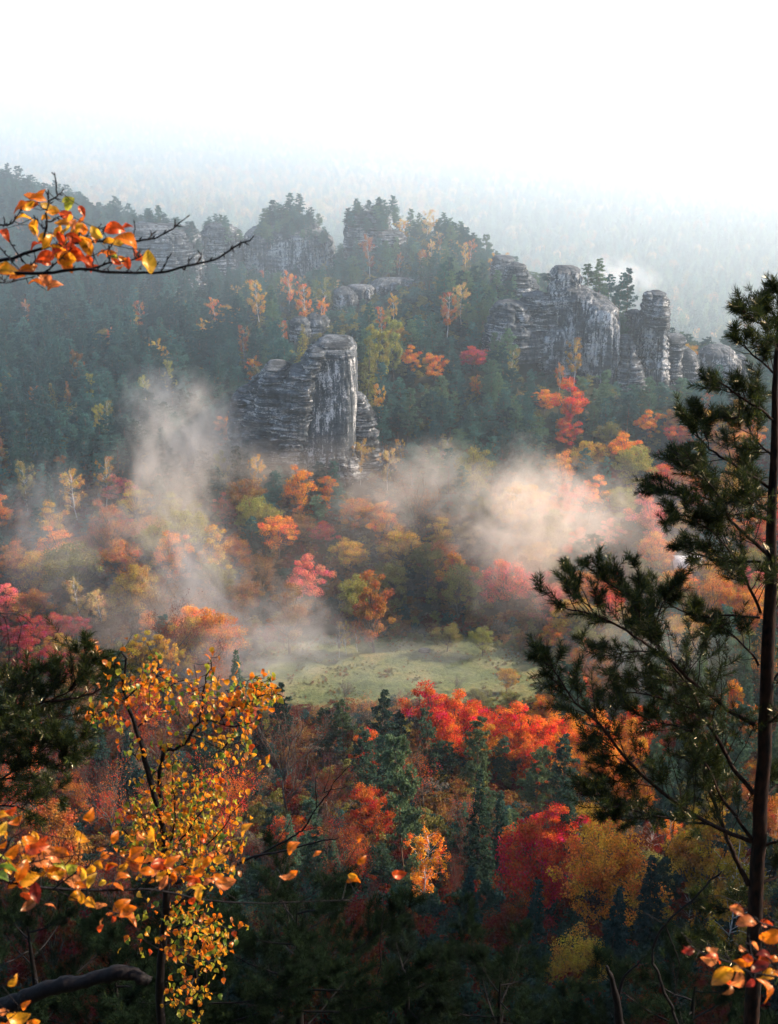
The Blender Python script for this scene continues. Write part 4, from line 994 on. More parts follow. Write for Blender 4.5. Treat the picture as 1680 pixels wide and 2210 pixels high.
# which of them the picture shows: nearest first, into a coarse raster
G = 5.0; ras = np.zeros((int(2210 / G) + 1, int(1680 / G) + 1), bool)
rocks_sorted = sorted(ROCKS, key=lambda r: r[0])
items = [(p['d'], 0, p) for p in placed] + [(r[0] * CP + 35, 1, r) for r in ROCKS]
items.sort(key=lambda t: t[0])
for d, ty, p in items:
    if ty == 0:
        a0 = int(np.clip((p['u'] - p['w'] * .42) / G, 0, ras.shape[1])); a1 = int(np.clip((p['u'] + p['w'] * .42) / G + 1, 0, ras.shape[1]))
        b0 = int(np.clip(p['v0'] / G, 0, ras.shape[0])); b1 = int(np.clip(p['v1'] / G + 1, 0, ras.shape[0]))
        sub = ras[b0:b1, a0:a1]; tot = (p['w'] * .84 / G + 1) * ((p['v1'] - p['v0']) / G + 1)
        p['vis'] = float((~sub).sum()) / max(tot, 1) if sub.size else 0.0
        p['px'] = float((~sub).sum()) * G * G
        m = (p['v1'] - p['v0']) * .12 / G
        sub[int(m):, :] = True
    else:
        pr = np.array(p[1], float)
        for b in range(int(pr[0, 0] / G), int(pr[-1, 0] / G)):
            if 0 <= b < ras.shape[0]:
                l = np.interp(b * G, pr[:, 0], pr[:, 1]); r = np.interp(b * G, pr[:, 0], pr[:, 2]); ras[b, max(0, int(l / G)):max(0, int(r / G))] = True
seen = [p for p in placed if p['feat'] or (p['vis'] > .12 and p['px'] > 90)]
rest = [p for p in placed if not (p['feat'] or (p['vis'] > .12 and p['px'] > 90))]
byk = {}
for p in seen: byk.setdefault(p['kind'], []).append(p)
indiv = []; mass = {}
for k, L in byk.items():
    L.sort(key=lambda p: (not p['feat'], -p['px']))
    indiv += L[:300]; 
    for p in L[300:]: mass.setdefault(k, []).append(p)
for p in rest: mass.setdefault(p['kind'], []).append(p)
print('TREES', len(placed), {k: len(v) for k, v in byk.items()}, 'individual', len(indiv), 'mass', {k: len(v) for k, v in mass.items()})

# labels: every single tree is told apart by its colour, its kind and its place beside something that stands out
LM = [(668,1243,'the pinkish red maple'),(1228,872,'the large orange red maple'),(910,778,'the pair of orange maples'),(640,860,'the rock tower'),(800,930,'the tower\'s right corner'),
 (820,758,'the tall larch'),(300,1418,'the golden poplar clump'),(110,1380,'the crimson clump'),(160,1222,'the broad olive oak'),(272,1127,'the small vivid red maple'),(807,1300,'the tall golden brown beech'),
 (965,1372,'the grey green apple tree'),(1092,1462,'the small yellow meadow tree'),(1090,1255,'the large pink maple'),(986,1262,'the round olive lime tree'),(1363,1005,'the large olive yellow oak'),
 (1400,1115,'the large salmon maple'),(560,645,'the golden birch under the block'),(467,672,'the lone orange birch'),(626,540,'the square wooded block'),(795,490,'the summit crag'),
 (350,520,'the dark domed cliff'),(370,630,'the low banded cliff'),(1260,700,'the pale rock wall'),(1100,690,'the dark dome'),(1410,720,'the slender pillar'),(1550,775,'the whale backed dome'),
 (762,670,'the blocky pale outcrop'),(870,625,'the long pale ledge'),(985,1548,'the row\'s left maples'),(1160,1590,'the row\'s right maples'),(1160,1855,'the big crimson maple'),(1280,1880,'the big golden brown oak'),
 (1030,1780,'the tallest dark spruce'),(800,1745,'the maple among the spruces'),(625,1640,'the tall bare beech'),(245,1760,'the glowing beech'),(90,1700,'the red beech behind the pine'),
 (480,1740,'the red beech right of the birch'),(765,1850,'the dark orange twiggy beech'),(1240,2140,'the olive gold bushy tree'),(1000,1960,'the nearly black spruce'),(1500,1835,'the golden poplar behind the pine'),
 (495,925,'the beech in the plume'),(60,1040,'the lone olive birch'),(1270,1065,'the maple by the clearing'),(770,1105,'the dark orange oak'),(510,1190,'the rust coloured oak'),(1216,928,'the smaller red maple'),
 (1026,772,'the crimson maple'),(1240,772,'the golden birch at the wall foot'),(170,760,'the upper beech twig'),(160,920,'the left mist plume top'),(1020,900,'the pine slope\'s middle'),(920,560,'the wooded hill\'s middle'),(620,1400,'the meadow\'s left end')]
KN = dict(oak_tree='oak', maple_tree='maple', beech_tree='beech', bare_beech_tree='bare beech', birch_tree='birch', poplar_tree='poplar', larch_tree='larch', pine_tree='pine', spruce_tree='spruce')
ORD = ['nearest', 'second', 'third', 'fourth', 'fifth', 'sixth', 'seventh', 'eighth', 'ninth', 'tenth', 'eleventh', 'twelfth', 'thirteenth', 'fourteenth', 'fifteenth', 'sixteenth', 'seventeenth', 'eighteenth', 'nineteenth', 'twentieth']
GRP = dict(oak_tree='oaks in autumn leaf in the valley wood', maple_tree='maples in autumn leaf in the valley wood', beech_tree='beeches in autumn leaf in the valley wood', bare_beech_tree='half bare beeches in the valley wood',
           birch_tree='birches in autumn leaf', poplar_tree='golden poplars', larch_tree='yellow green larches', pine_tree='pines on the valley slopes', spruce_tree='dark spruces in the valley')
buckets = {}
for p in indiv:
    if p['label']: continue
    cu, cv = p['u'], (p['v0'] + p['v1']) / 2
    best = min(LM, key=lambda l: (l[0] - cu) ** 2 + (l[1] - cv) ** 2)
    du, dv = cu - best[0], cv - best[1]
    ang = math.degrees(math.atan2(-dv, du)) % 360
    dr = ['right of', 'above and right of', 'above', 'above and left of', 'left of', 'below and left of', 'below', 'below and right of'][int(((ang + 22.5) % 360) // 45)]
    buckets.setdefault((TONE[p['tint']], KN[p['kind']], dr, best[2]), []).append((math.hypot(du, dv), p))
for (tone, kn, dr, ln), L in buckets.items():
    L.sort(key=lambda t: t[0])
    if len((tone + ' ' + kn + ' ' + dr + ' ' + ln).split()) > 15: ln = ln.replace('olive yellow', 'olive').replace('golden brown ', '').replace('dark orange twiggy', 'twiggy')
    for i, (_, p) in enumerate(L):
        p['label'] = f"{tone} {kn} {dr} {ln}" if len(L) == 1 else f"{ORD[i] if i < 20 else 'outermost'} {tone} {kn} {dr} {ln}"
jit = random.Random(12)
def tintof(name):
    c = TINT[name]; k = jit.uniform(.78, 1.22); a = jit.uniform(-.08, .08)
    return [max(.005, c[0] * k * (1 + a)), max(.005, c[1] * k), max(.005, c[2] * k * (1 - a))]
for p in indiv:
    cm, tm, H, W = TREES[p['kind']][p['proto']]
    kind = 'beech_tree' if p['kind'] == 'bare_beech_tree' else p['kind']
    o = link(kind, None, None, (p['x'], p['y'], p['z']), label=p['label'], category='tree', group=GRP[p['kind']])
    o.rotation_euler = (jit.uniform(-.07, .07), jit.uniform(-.07, .07), jit.uniform(0, 6.28)); o.scale = (p['s'], p['s'], p['s'] * p['hs'])
    o.empty_display_size = .5
    link('trunk', tm, o); c = link('crown', cm, o); c['tint'] = tintof(p['tint'])

def mass_object(name, label, cat, pts, sources, rots=True):
    """pts: (x, y, z, scale, height factor, source number, tint)"""
    me = bpy.data.meshes.new(name); me.from_pydata([q[:3] for q in pts], [], [])
    a = me.attributes.new('tint', 'FLOAT_COLOR', 'POINT'); a.data.foreach_set('color', np.array([list(q[6]) + [1] for q in pts], np.float32).ravel())
    a = me.attributes.new('siz', 'FLOAT_VECTOR', 'POINT'); a.data.foreach_set('vector', np.array([(q[3], q[3], q[3] * q[4]) for q in pts], np.float32).ravel())
    a = me.attributes.new('rot', 'FLOAT_VECTOR', 'POINT'); a.data.foreach_set('vector', np.array([(0, 0, jit.uniform(0, 6.28)) for q in pts], np.float32).ravel())
    a = me.attributes.new('src', 'INT', 'POINT'); a.data.foreach_set('value', np.array([q[5] for q in pts], np.int32))
    o = link(name, me, kind='stuff', label=label, category=cat)
    g = bpy.data.node_groups.new(name, 'GeometryNodeTree')
    g.interface.new_socket('Geometry', in_out='INPUT', socket_type='NodeSocketGeometry'); g.interface.new_socket('Geometry', in_out='OUTPUT', socket_type='NodeSocketGeometry')
    I = g.nodes.new('NodeGroupInput'); O = g.nodes.new('NodeGroupOutput'); L = g.links.new
    mp = g.nodes.new('GeometryNodeMeshToPoints'); L(I.outputs[0], mp.inputs[0])
    ip = g.nodes.new('GeometryNodeInstanceOnPoints'); L(mp.outputs[0], ip.inputs['Points'])
    jn = g.nodes.new('GeometryNodeJoinGeometry')
    for grp in reversed(sources):
        j2 = g.nodes.new('GeometryNodeJoinGeometry')
        for s in grp:
            oi = g.nodes.new('GeometryNodeObjectInfo'); oi.transform_space = 'ORIGINAL'; oi.inputs['Object'].default_value = s; L(oi.outputs['Geometry'], j2.inputs[0])
        gi = g.nodes.new('GeometryNodeGeometryToInstance'); L(j2.outputs[0], gi.inputs[0]); L(gi.outputs[0], jn.inputs[0])
    L(jn.outputs[0], ip.inputs['Instance']); ip.inputs['Pick Instance'].default_value = True
    for nm, ty, sock in (('src', 'INT', 'Instance Index'), ('rot', 'FLOAT_VECTOR', 'Rotation'), ('siz', 'FLOAT_VECTOR', 'Scale')):
        na = g.nodes.new('GeometryNodeInputNamedAttribute'); na.data_type = ty; na.inputs['Name'].default_value = nm
        out_ = next(s for s in na.outputs if s.enabled and s.name == 'Attribute'); L(out_, ip.inputs[sock])
    L(ip.outputs[0], O.inputs[0]); m = o.modifiers.new('trees', 'NODES'); m.node_group = g
    return o
SRC = {k: [(bpy.data.objects.new(k + '_source', c), bpy.data.objects.new(k + '_source', t)) for c, t, _, _ in v] for k, v in TREES.items()}
for q in range(16):  # unseen pines added behind the camera to block sky light
    a = -13 + q * 1.9 + jit.uniform(-.8, .8); b = jit.uniform(-16, -5)
    mass.setdefault('pine_tree', []).append(dict(x=a, y=b, z=float(terrain(a, b)[0]), s=jit.uniform(.7, 1.0), hs=1.0, proto=q % 6, tint='pined'))
for k, L in mass.items():
    nm = {'bare_beech_tree': 'beech_thicket'}.get(k, k.replace('_tree', '_wood'))
    mass_object(nm, f"remaining {KN[k]} trees filling the wood between the single ones", 'wood', [(p['x'], p['y'], p['z'], p['s'], p['hs'], p['proto'], tintof(p['tint'])) for p in L], SRC[k])
# undergrowth: low bushes between the stems
P = np.concatenate([scatter(50, 200, 2.6), scatter(200, 330, 3.2), scatter(330, 720, 4.6)])
X, Y = P[:, 0], P[:, 1]; k = ~inrock(X, Y) & ~((meadow_edge(X, Y) > -.05) & (Y > 190) & (Y < 262)); X, Y = X[k], Y[k]; Z = terrain(X, Y)
U, Vf, _ = proj(X, Y, Z + 2); k = (U > -250) & (U < 1930) & (Vf < 2500); X, Y, Z, U = X[k], Y[k], Z[k], U[k]
pts = [(x, y, z - .8, jit.uniform(.20, .36), jit.uniform(.8, 1.2), 0, tintof(jit.choice(['deeppine', 'spruce', 'darkred', 'deeppine'] if y < 135 else ['olive', 'brown', 'grey', 'pined', 'darkred', 'brown'] if y < 330 else ['pine', 'pined', 'olive']))) for x, y, z, u in zip(X, Y, Z, U)]  # nearest bushes get dark tints that paint in the slope's shade
print('UNDER', len(pts))
UB = bpy.data.objects.new('bush_source', broadleaf(301, 14., 12., 40, 1500, 1.0, .05, limbs=False)[0].mesh('bush', [M_LEAF]))
mass_object('undergrowth', 'low bushes and saplings covering the forest floor', 'undergrowth', pts, [(UB,)])
# rough grass tufts and low scrub on the meadow
gr = np.random.default_rng(9); X = gr.uniform(-38, 40, 5200); Y = gr.uniform(204, 248, 5200); e = meadow_edge(X, Y); n_ = fbm(X / 5, Y / 5, 0 * X, 71, 3)
k = (e > -.02) & (n_ + (e < .22) * .5 + gr.normal(0, .12, len(X)) > .10); X, Y, n_, e = X[k], Y[k], n_[k], e[k]; Z = terrain(X, Y)
pts = [(x, y, z - .02, jit.uniform(.03, .06) if q > .15 else jit.uniform(.05, .13), jit.uniform(.5, 1.1), 0, tintof(jit.choice(['olive', 'tuft', 'tuft', 'brown']))) for x, y, z, q in zip(X, Y, Z, e)]
mass_object('grass', 'rough grass tufts and low scrub scattered over the meadow', 'grass', pts, [(UB,)])
# far forest on the ridge beyond the crest
P = np.concatenate([scatter(830, 1300, 8.5), scatter(1300, 2000, 10.5), scatter(2000, 3350, 14.0)])
X, Y = P[:, 0], P[:, 1]; Z = terrain(X, Y)
U, Vf, _ = proj(X, Y, Z + 8)
k = (Vf < 960) & (Vf > 100); X, Y, Z, U, Vf = X[k], Y[k], Z[k], U[k], Vf[k]
nn = fbm(X / 90, Y / 90, 0 * X, 61, 3)
pts = []
for x, y, z, u, v, n in zip(X, Y, Z, U, Vf, nn):
    b = jit.random() < .10 + .45 * max(0, n) + (.22 if 360 < v < 480 else 0)
    if u > 950 or y < 1250: b = jit.random() < (.06 if not 380 < v < 470 else .16)
    s = jit.uniform(.75, 1.15) * (1.15 if y > 1300 else 1.0)
    pts.append((x, y, z - .5, s, jit.uniform(.85, 1.25), 2 if b else jit.randrange(2), tintof(jit.choice(['farleaf', 'farleaf', 'brown', 'olive'])) if b else tintof(jit.choice(['pine', 'pined', 'pineg']))))
print('FAR', len(pts))
mass_object('far_forest', 'pale wooded ridges fading into white haze behind the rocks', 'forest', pts, [(FARP[0],), (FARP[1],), (FARP[2],)])
# ------------------------------------------------------------------ air
def vol_mat(name, color, density, aniso):
    m, nt, out = newmat(name)
    p = N(nt, 'ShaderNodeVolumePrincipled'); p.inputs['Color'].default_value = (*color, 1); p.inputs['Density'].default_value = density; p.inputs['Anisotropy'].default_value = aniso
    nt.links.new(p.outputs[0], out.inputs['Volume']); return m
def box(name, lo, hi, mat, **kw):
    x0, y0, z0 = lo; x1, y1, z1 = hi
    V = [(x0, y0, z0), (x1, y0, z0), (x1, y1, z0), (x0, y1, z0), (x0, y0, z1), (x1, y0, z1), (x1, y1, z1), (x0, y1, z1)]
    me = bpy.data.meshes.new(name); me.from_pydata(V, [], [(3, 2, 1, 0), (4, 5, 6, 7), (0, 1, 5, 4), (1, 2, 6, 5), (2, 3, 7, 6), (3, 0, 4, 7)]); me.materials.append(mat)
    return link(name, me, **kw)
zmin = -140.0
box('haze', (-9500, -150, zmin), (9500, 9500, 260), vol_mat('haze air', (.80, .93, 1.0), HAZE, .55), kind='stuff', label='even pale morning haze over the whole valley', category='haze')
box('valley_mist', (-9450, 205, zmin + 1), (9450, 9450, 256), vol_mat('valley mist air', (.84, .95, 1.0), VAL, .4), kind='stuff', label='thin blue mist that begins over the meadow', category='mist')
box('hill_mist', (-9400, 425, zmin + 2), (9400, 9400, 252), vol_mat('hill mist air', (.93, .98, 1.0), MID, .3), kind='stuff', label='thin bluish mist over the hill crest', category='mist')
box('far_mist', (-9300, 880, zmin + 4), (9300, 9300, 245), vol_mat('far mist air', (.98, 1.0, 1.0), BANK, .15), kind='stuff', label='thick white mist filling the far valley under the sky', category='mist')

def wisp_mat(name, color, density, seed, stretch):
    m, nt, out = newmat(name)
    tc = N(nt, 'ShaderNodeTexCoord')
    ln = N(nt, 'ShaderNodeVectorMath', operation='LENGTH'); nt.links.new(tc.outputs['Object'], ln.inputs[0])
    mp = N(nt, 'ShaderNodeMapping'); mp.inputs['Scale'].default_value = stretch; mp.inputs['Location'].default_value = (seed * 3.1, seed * 1.7, seed)
    mp.inputs['Rotation'].default_value = (0, .5, 0)
    nt.links.new(tc.outputs['Object'], mp.inputs[0])
    ns = N(nt, 'ShaderNodeTexNoise'); ns.inputs['Scale'].default_value = 1.0; ns.inputs['Detail'].default_value = 6; ns.inputs['Roughness'].default_value = .55; ns.inputs['Distortion'].default_value = 1.1
    nt.links.new(mp.outputs[0], ns.inputs['Vector'])
    fall = math_(nt, 'SUBTRACT', 1.0, ln.outputs['Value'], True)
    f = math_(nt, 'ADD', math_(nt, 'MULTIPLY', fall, .62), math_(nt, 'MULTIPLY', math_(nt, 'SUBTRACT', ns.outputs['Fac'], .55), 1.9))
    f = math_(nt, 'MULTIPLY', math_(nt, 'MAXIMUM', f, 0.0), math_(nt, 'MULTIPLY', fall, 2.0, True))
    d = math_(nt, 'MULTIPLY', f, density * 1.7)
    p = N(nt, 'ShaderNodeVolumePrincipled'); p.inputs['Color'].default_value = (*color, 1); p.inputs['Anisotropy'].default_value = .35
    nt.links.new(d, p.inputs['Density']); nt.links.new(p.outputs[0], out.inputs['Volume']); return m
def ico(n=3):
    import bmesh
    bm = bmesh.new(); bmesh.ops.create_icosphere(bm, subdivisions=n, radius=1.0); me = bpy.data.meshes.new('mist'); bm.to_mesh(me); bm.free(); return me
WARM = (1.0, .89, .78); COOL = (.84, .92, 1.0); NEUT = (1.0, .95, .91)  # WARM puts the warmth of the sunlight into the mist colour
WISPS = [ # u, v, ru, rv, depth in m, density, colour, tilt, label
 (560, 1010, 170, 70, 20, .030, WARM, .3, 'ragged warm wisp between the plume and the rock tower foot'),
 (960, 1000, 130, 60, 20, .024, WARM, .1, 'thin ragged wisp between the tower foot and the mist tongue'),
 (620, 1330, 150, 110, 20, .018, WARM, -.4, 'faint warm wisp at the misty wood edge above the meadow'),
 (425, 960, 160, 150, 34, .036, WARM, .2, 'warm mist plume rising left of the rock tower foot'),
 (350, 880, 110, 110, 26, .016, NEUT, .2, 'thin top of the mist plume before the dark pine slope'),
 (360, 1090, 150, 190, 34, .028, WARM, -.1, 'pale mist column in the autumn wood left of centre'),
 (430, 1260, 130, 220, 30, .026, NEUT, -.45, 'slanting mist streak running down to the meadow'),
 (660, 990, 260, 70, 16, .014, WARM, .05, 'faint mist veil across the foot of the rock tower'),
 (870, 1060, 200, 90, 30, .026, WARM, -.2, 'peach mist patch right of the rock tower foot'),
 (1060, 1090, 150, 110, 30, .022, WARM, .4, 'peach mist bank left of the bright clearing mist'),
 (1165, 1125, 220, 125, 34, .062, WARM, -.3, 'brightest peach mist bank over the right of the valley'),
 (1150, 1025, 100, 90, 24, .020, WARM, .5, 'small mist tongue rising from the brightest bank'),
 (1110, 1230, 170, 120, 28, .020, WARM, 0, 'rosy mist in front of the large pink maple'),
 (750, 1200, 420, 160, 22, .005, WARM, 0, 'thin warm veil over the middle of the autumn wood'),
 (130, 1200, 190, 190, 30, .014, NEUT, .1, 'blue grey mist over the broad olive oak'),
 (110, 1080, 130, 110, 24, .010, NEUT, .2, 'faint bluish mist on the dark slope at the left'),
 (560, 1405, 260, 80, 30, .028, NEUT, -.1, 'mist pooled over the left end of the meadow'),
 (850, 1440, 420, 70, 24, .014, NEUT, 0, 'thin ground mist over the meadow'),
 (300, 1330, 260, 90, 26, .014, WARM, .1, 'mist drifting above the golden poplar clump'),
 (1400, 1190, 230, 200, 30, .011, WARM, 0, 'thin rosy mist behind the foreground pine'),
 (1400, 1430, 230, 150, 26, .014, WARM, 0, 'thin mist behind the limbs of the foreground pine'),
]
for k, (u, v, ru, rv, dep, den, colr, tilt, lab) in enumerate(WISPS):
    x, y, z, s_ = place(u, v, 60, 'oak_tree', 0, 1.0, mid=.9)
    y -= dep * .45; p = at(u, v, y); _, _, d = proj(*p)
    me = ico(); me.materials.append(wisp_mat('mist wisp', colr, den, k * 1.37, (3.6, 3.6, 2.2)))
    o = link('mist', me, None, tuple(p), kind='stuff', label=lab, category='mist')
    o.scale = (ru * 1.15 / FPX * d, dep, rv * 1.15 / FPX * d); o.rotation_euler = (0, tilt, 0)
p = at(1345, 590, 640); me = ico(); me.materials.append(wisp_mat('mist wisp', (1, .97, .94), .026, 55, (2, 2, 1.5)))
o = link('mist', me, None, tuple(p), kind='stuff', label='small bright mist patch in the far valley above the rock pillar', category='mist'); o.scale = (32, 30, 12); o.rotation_euler = (0, .25, 0)
# ------------------------------------------------------------------ foreground on the viewpoint's edge
def near_leaf_mat(name, trans, gloss, mott=.3, rough=.35):
    m, nt, out = newmat(name)
    a = N(nt, 'ShaderNodeVertexColor', layer_name='tone')
    tc = N(nt, 'ShaderNodeTexCoord'); ns = N(nt, 'ShaderNodeTexNoise'); ns.inputs['Scale'].default_value = 55; ns.inputs['Detail'].default_value = 4
    nt.links.new(tc.outputs['Object'], ns.inputs['Vector'])
    c = mixc(nt, 'MULTIPLY', mott, a.outputs['Color'], ramp(nt, ns.outputs['Fac'], [(.35, (.25, .12, .05)), (.5, (1, 1, 1)), (.65, (1.2, 1.1, .9))]))
    d = N(nt, 'ShaderNodeBsdfDiffuse'); t = N(nt, 'ShaderNodeBsdfTranslucent'); mx = N(nt, 'ShaderNodeMixShader'); mx.inputs[0].default_value = trans
    nt.links.new(c, d.inputs[0]); nt.links.new(c, t.inputs[0]); nt.links.new(d.outputs[0], mx.inputs[1]); nt.links.new(t.outputs[0], mx.inputs[2])
    g = N(nt, 'ShaderNodeBsdfGlossy'); g.inputs['Roughness'].default_value = rough; g.inputs['Color'].default_value = (1, .86, .6, 1)
    m2 = N(nt, 'ShaderNodeMixShader'); m2.inputs[0].default_value = gloss
    nt.links.new(mx.outputs[0], m2.inputs[1]); nt.links.new(g.outputs[0], m2.inputs[2]); nt.links.new(m2.outputs[0], out.inputs[0])
    return m
M_NLEAF = near_leaf_mat('autumn leaf', .66, .025)
M_NNEED = near_leaf_mat('pine needle', .30, .025, 0.0, .25)
M_NDARK = near_leaf_mat('shaded pine needle', .2, .0, 0.0, .5)  # dull needle copy for the pines with shade in their colour
M_TWIG = bark_mat('dark twig bark', (.004, .0035, .004), (.012, .009, .009), 60, .7, .4)
M_TRUNKP = bark_mat('scaly pine trunk bark', (.003, .0025, .0025), (.028, .011, .006), 30, .8, .35, 1.0)
LC = dict(O=(.86, .21, .012), YO=(.92, .38, .02), Y=(.90, .50, .04), R=(.72, .09, .015), P=(.82, .26, .07), YG=(.42, .42, .04), G=(.13, .22, .03), D=(.28, .03, .02), B=(.40, .14, .04))  # P is orange with a pinkish sheen painted in
def leaf(mb, c, ax, nrm, L, W, colr, r, shape='beech', fold=.42, curl=.5):
    """a leaf blade with midrib fold, curl and wavy edge; c its middle, ax from stalk to tip"""
    ax = unit(ax); nrm = unit(nrm - ax * np.dot(nrm, ax)); sd = np.cross(nrm, ax)
    big = shape == 'beech'; n = 17 if big else 8; t = np.linspace(0, 1, n)
    if big:
        w_ = np.sin(np.pi * t ** .85) ** .8 * (1 + .05 * np.where(np.arange(n) % 2, 1, -1))
        S_ = np.array([1, .66, .33, 0, -.33, -.66, -1.0])
    else: w_ = np.interp(t, [0, .12, .32, .6, .85, 1], [.05, .75, 1, .7, .25, 0]); S_ = np.array([1., 0, -1.])
    w_ = np.abs(w_); w_[0] = .05; w_[-1] = .01
    bend = curl * (t - .5) ** 2 * L * 2 * r.choice([-1, 1]); tw = r.normal(0, .5 if big else .2) * (t - .5); wave = .045 * L * np.sin(t * 11 + r.uniform(0, 6)) * w_
    sw = r.normal(0, .10) * L * (t - .5) ** 2 * 4
    mid = c + ax * ((t - .5) * L)[:, None] + nrm * bend[:, None] + sd * sw[:, None]
    m = len(S_); g = []; cols = []
    cc = np.array(colr) * r.uniform(.75, 1.15); ed = cc * np.array([.75, .45, .6]); age = r.uniform(0, 1) ** 2; sp = r.uniform(0, 1, 2), r.uniform(-.8, .8, 2)
    for k, q in enumerate(S_):
        a = abs(q); lift = fold * a * W * .5 * w_
        sdt = sd * np.cos(tw)[:, None] + nrm * np.sin(tw)[:, None]
        g.append(mid + sdt * (q * w_ * W * .5)[:, None] + nrm * (lift + wave * q * (1 + .6 * math.cos(5 * q)))[:, None])
        vein = 1 - .34 * (np.cos(2 * np.pi * (7.5 * t - 1.5 * a)) > .45) * (big) - (.35 if q == 0 else 0)
        f = np.clip(a ** 3 * (.25 + .9 * age) + .35 * age * (t > .8), 0, 1)[:, None] if big else np.full((n, 1), a * .25)
        col_ = cc * (1 - f) + ed * f; col_ = col_ * vein[:, None]
        if big:
            for z in (0, 1):
                if age > .25: col_[(np.abs(t - sp[0][z]) < .05) & (abs(q - sp[1][z]) < .25)] *= .3
        cols.append(col_)
    V = np.concatenate(g); C = np.concatenate(cols) * r.uniform(.88, 1.1, (m * n, 1)); Q = []
    for k in range(m - 1):
        for i in range(n - 1): Q.append([k * n + i, k * n + i + 1, (k + 1) * n + i + 1, (k + 1) * n + i])
    mb.quads(V, Q, 0, C)
    return mid[0]
def imgdir(p, ang, r, depth=.35):
    """direction in the plane facing the viewer, angle measured in the picture (0 right, 90 up), tipped in depth"""
    right = np.array([1., 0, 0]); upv = np.array([0, SP, CP]); fw = np.array([0, CP, -SP])
    a = math.radians(ang); return right * math.cos(a) + upv * math.sin(a) + fw * r.uniform(-depth, depth)
FW = np.array([0, CP, -SP])
def line(pts, Y, dY=0.0, per=5):
    n = len(pts); return smooth_line([at(q[0], q[1], Y + (q[2] if len(q) > 2 else dY * i / max(1, n - 1))) for i, q in enumerate(pts)], per)
def kink(P, r, a):
    Q = P.copy(); k = np.cumsum(r.normal(0, a, Q.shape), 0); k -= np.linspace(0, 1, len(Q))[:, None] * k[-1]; return Q + k
def thing(name, label, cat, loc, group=None):
    o = link(name, None, None, tuple(loc), label=label, category=cat, group=group); o.empty_display_size = .2; return o
def part(name, mb, mats, parent, smooth=True):
    """a child mesh whose points were given in world space; parent is a thing or a part sitting at a thing's origin"""
    me = mb.mesh(name, mats, smooth)
    root = parent
    off = Vector(parent.location) if parent.parent is None else Vector(parent.parent.location)
    co = np.empty(len(me.vertices) * 3, np.float32); me.vertices.foreach_get('co', co); co = co.reshape(-1, 3) - np.array(off, np.float32)
    me.vertices.foreach_set('co', co.ravel()); me.update()
    return link(name, me, parent)

def beech_branch(label, Y, branches, leaves, seed, unitpx, conv, group=None, r0=.0045):
    r = np.random.default_rng(seed); tw = MB(); fo = MB(); tips = []
    for b in branches:
        pts, w0, w1 = b; pts = [conv(*q) for q in pts]; P = line(pts, Y + r.normal(0, .04), r.normal(0, .10)); P = kink(P, r, .0012 * Y / 3)
        R = np.linspace(w0, w1, len(P)) * Y / FPX; V, F = tube(P, R, 6); tw.add(V, F); tips.append(P)
        # buds at the nodes and the end
        d = unit(P[-1] - P[-2]); V, F = tube(np.array([P[-1], P[-1] + d * .006, P[-1] + d * .014]), [.0012, .0021, .0002], 5); tw.add(V, F)
        for k in range(3, len(P) - 1, 4):
            d = unit(unit(P[k + 1] - P[k]) + np.array([0, 0, r.choice([-1, 1, 1])]) * .8); V, F = tube(np.array([P[k], P[k] + d * .008, P[k] + d * .018]), [.001, .0021, .0002], 5); tw.add(V, F)
    allp = np.concatenate(tips)
    more = [(cx + r.normal(0, 34), cy_ + r.normal(0, 26), ln * r.uniform(.65, .9), ang + r.normal(0, 40), colr if r.random() < .6 else r.choice(['YO', 'O', 'R'])) for cx, cy_, ln, ang, colr in leaves if r.random() < .6 and cx < 1300]
    for cx, cy_, ln, ang, colr in list(leaves) + more:
        u, v = conv(cx, cy_); p = at(u, v, Y + r.normal(0, .10)); L = ln * unitpx * Y / FPX * {6: 1.14, 5: 1.15}.get(seed, 1.15)
        ax = imgdir(p, ang, r, .5); nrm = -FW * r.uniform(.3, 1) + r.normal(0, .42, 3) + np.array([0, 0, .3])
        b0 = leaf(fo, p, ax, nrm, L, L * r.uniform(.48, .62), LC[colr], r)
        k = int(np.argmin(((allp - b0) ** 2).sum(1))); q = allp[k]
        if np.linalg.norm(q - b0) < .16:
            V, F = tube(np.array([q, (q + b0) / 2 + np.array([0, 0, -.004]), b0]), [.0012, .0009, .0007], 4, False); tw.add(V, F)
    o = thing('beech_branch', label, 'branch', tips[0][0], group)
    part('twig', tw, [M_TWIG], o); part('foliage', fo, [M_NLEAF], o)
    return o
c1 = lambda x, y: (x * .3372, 350.7 + y * .3372)
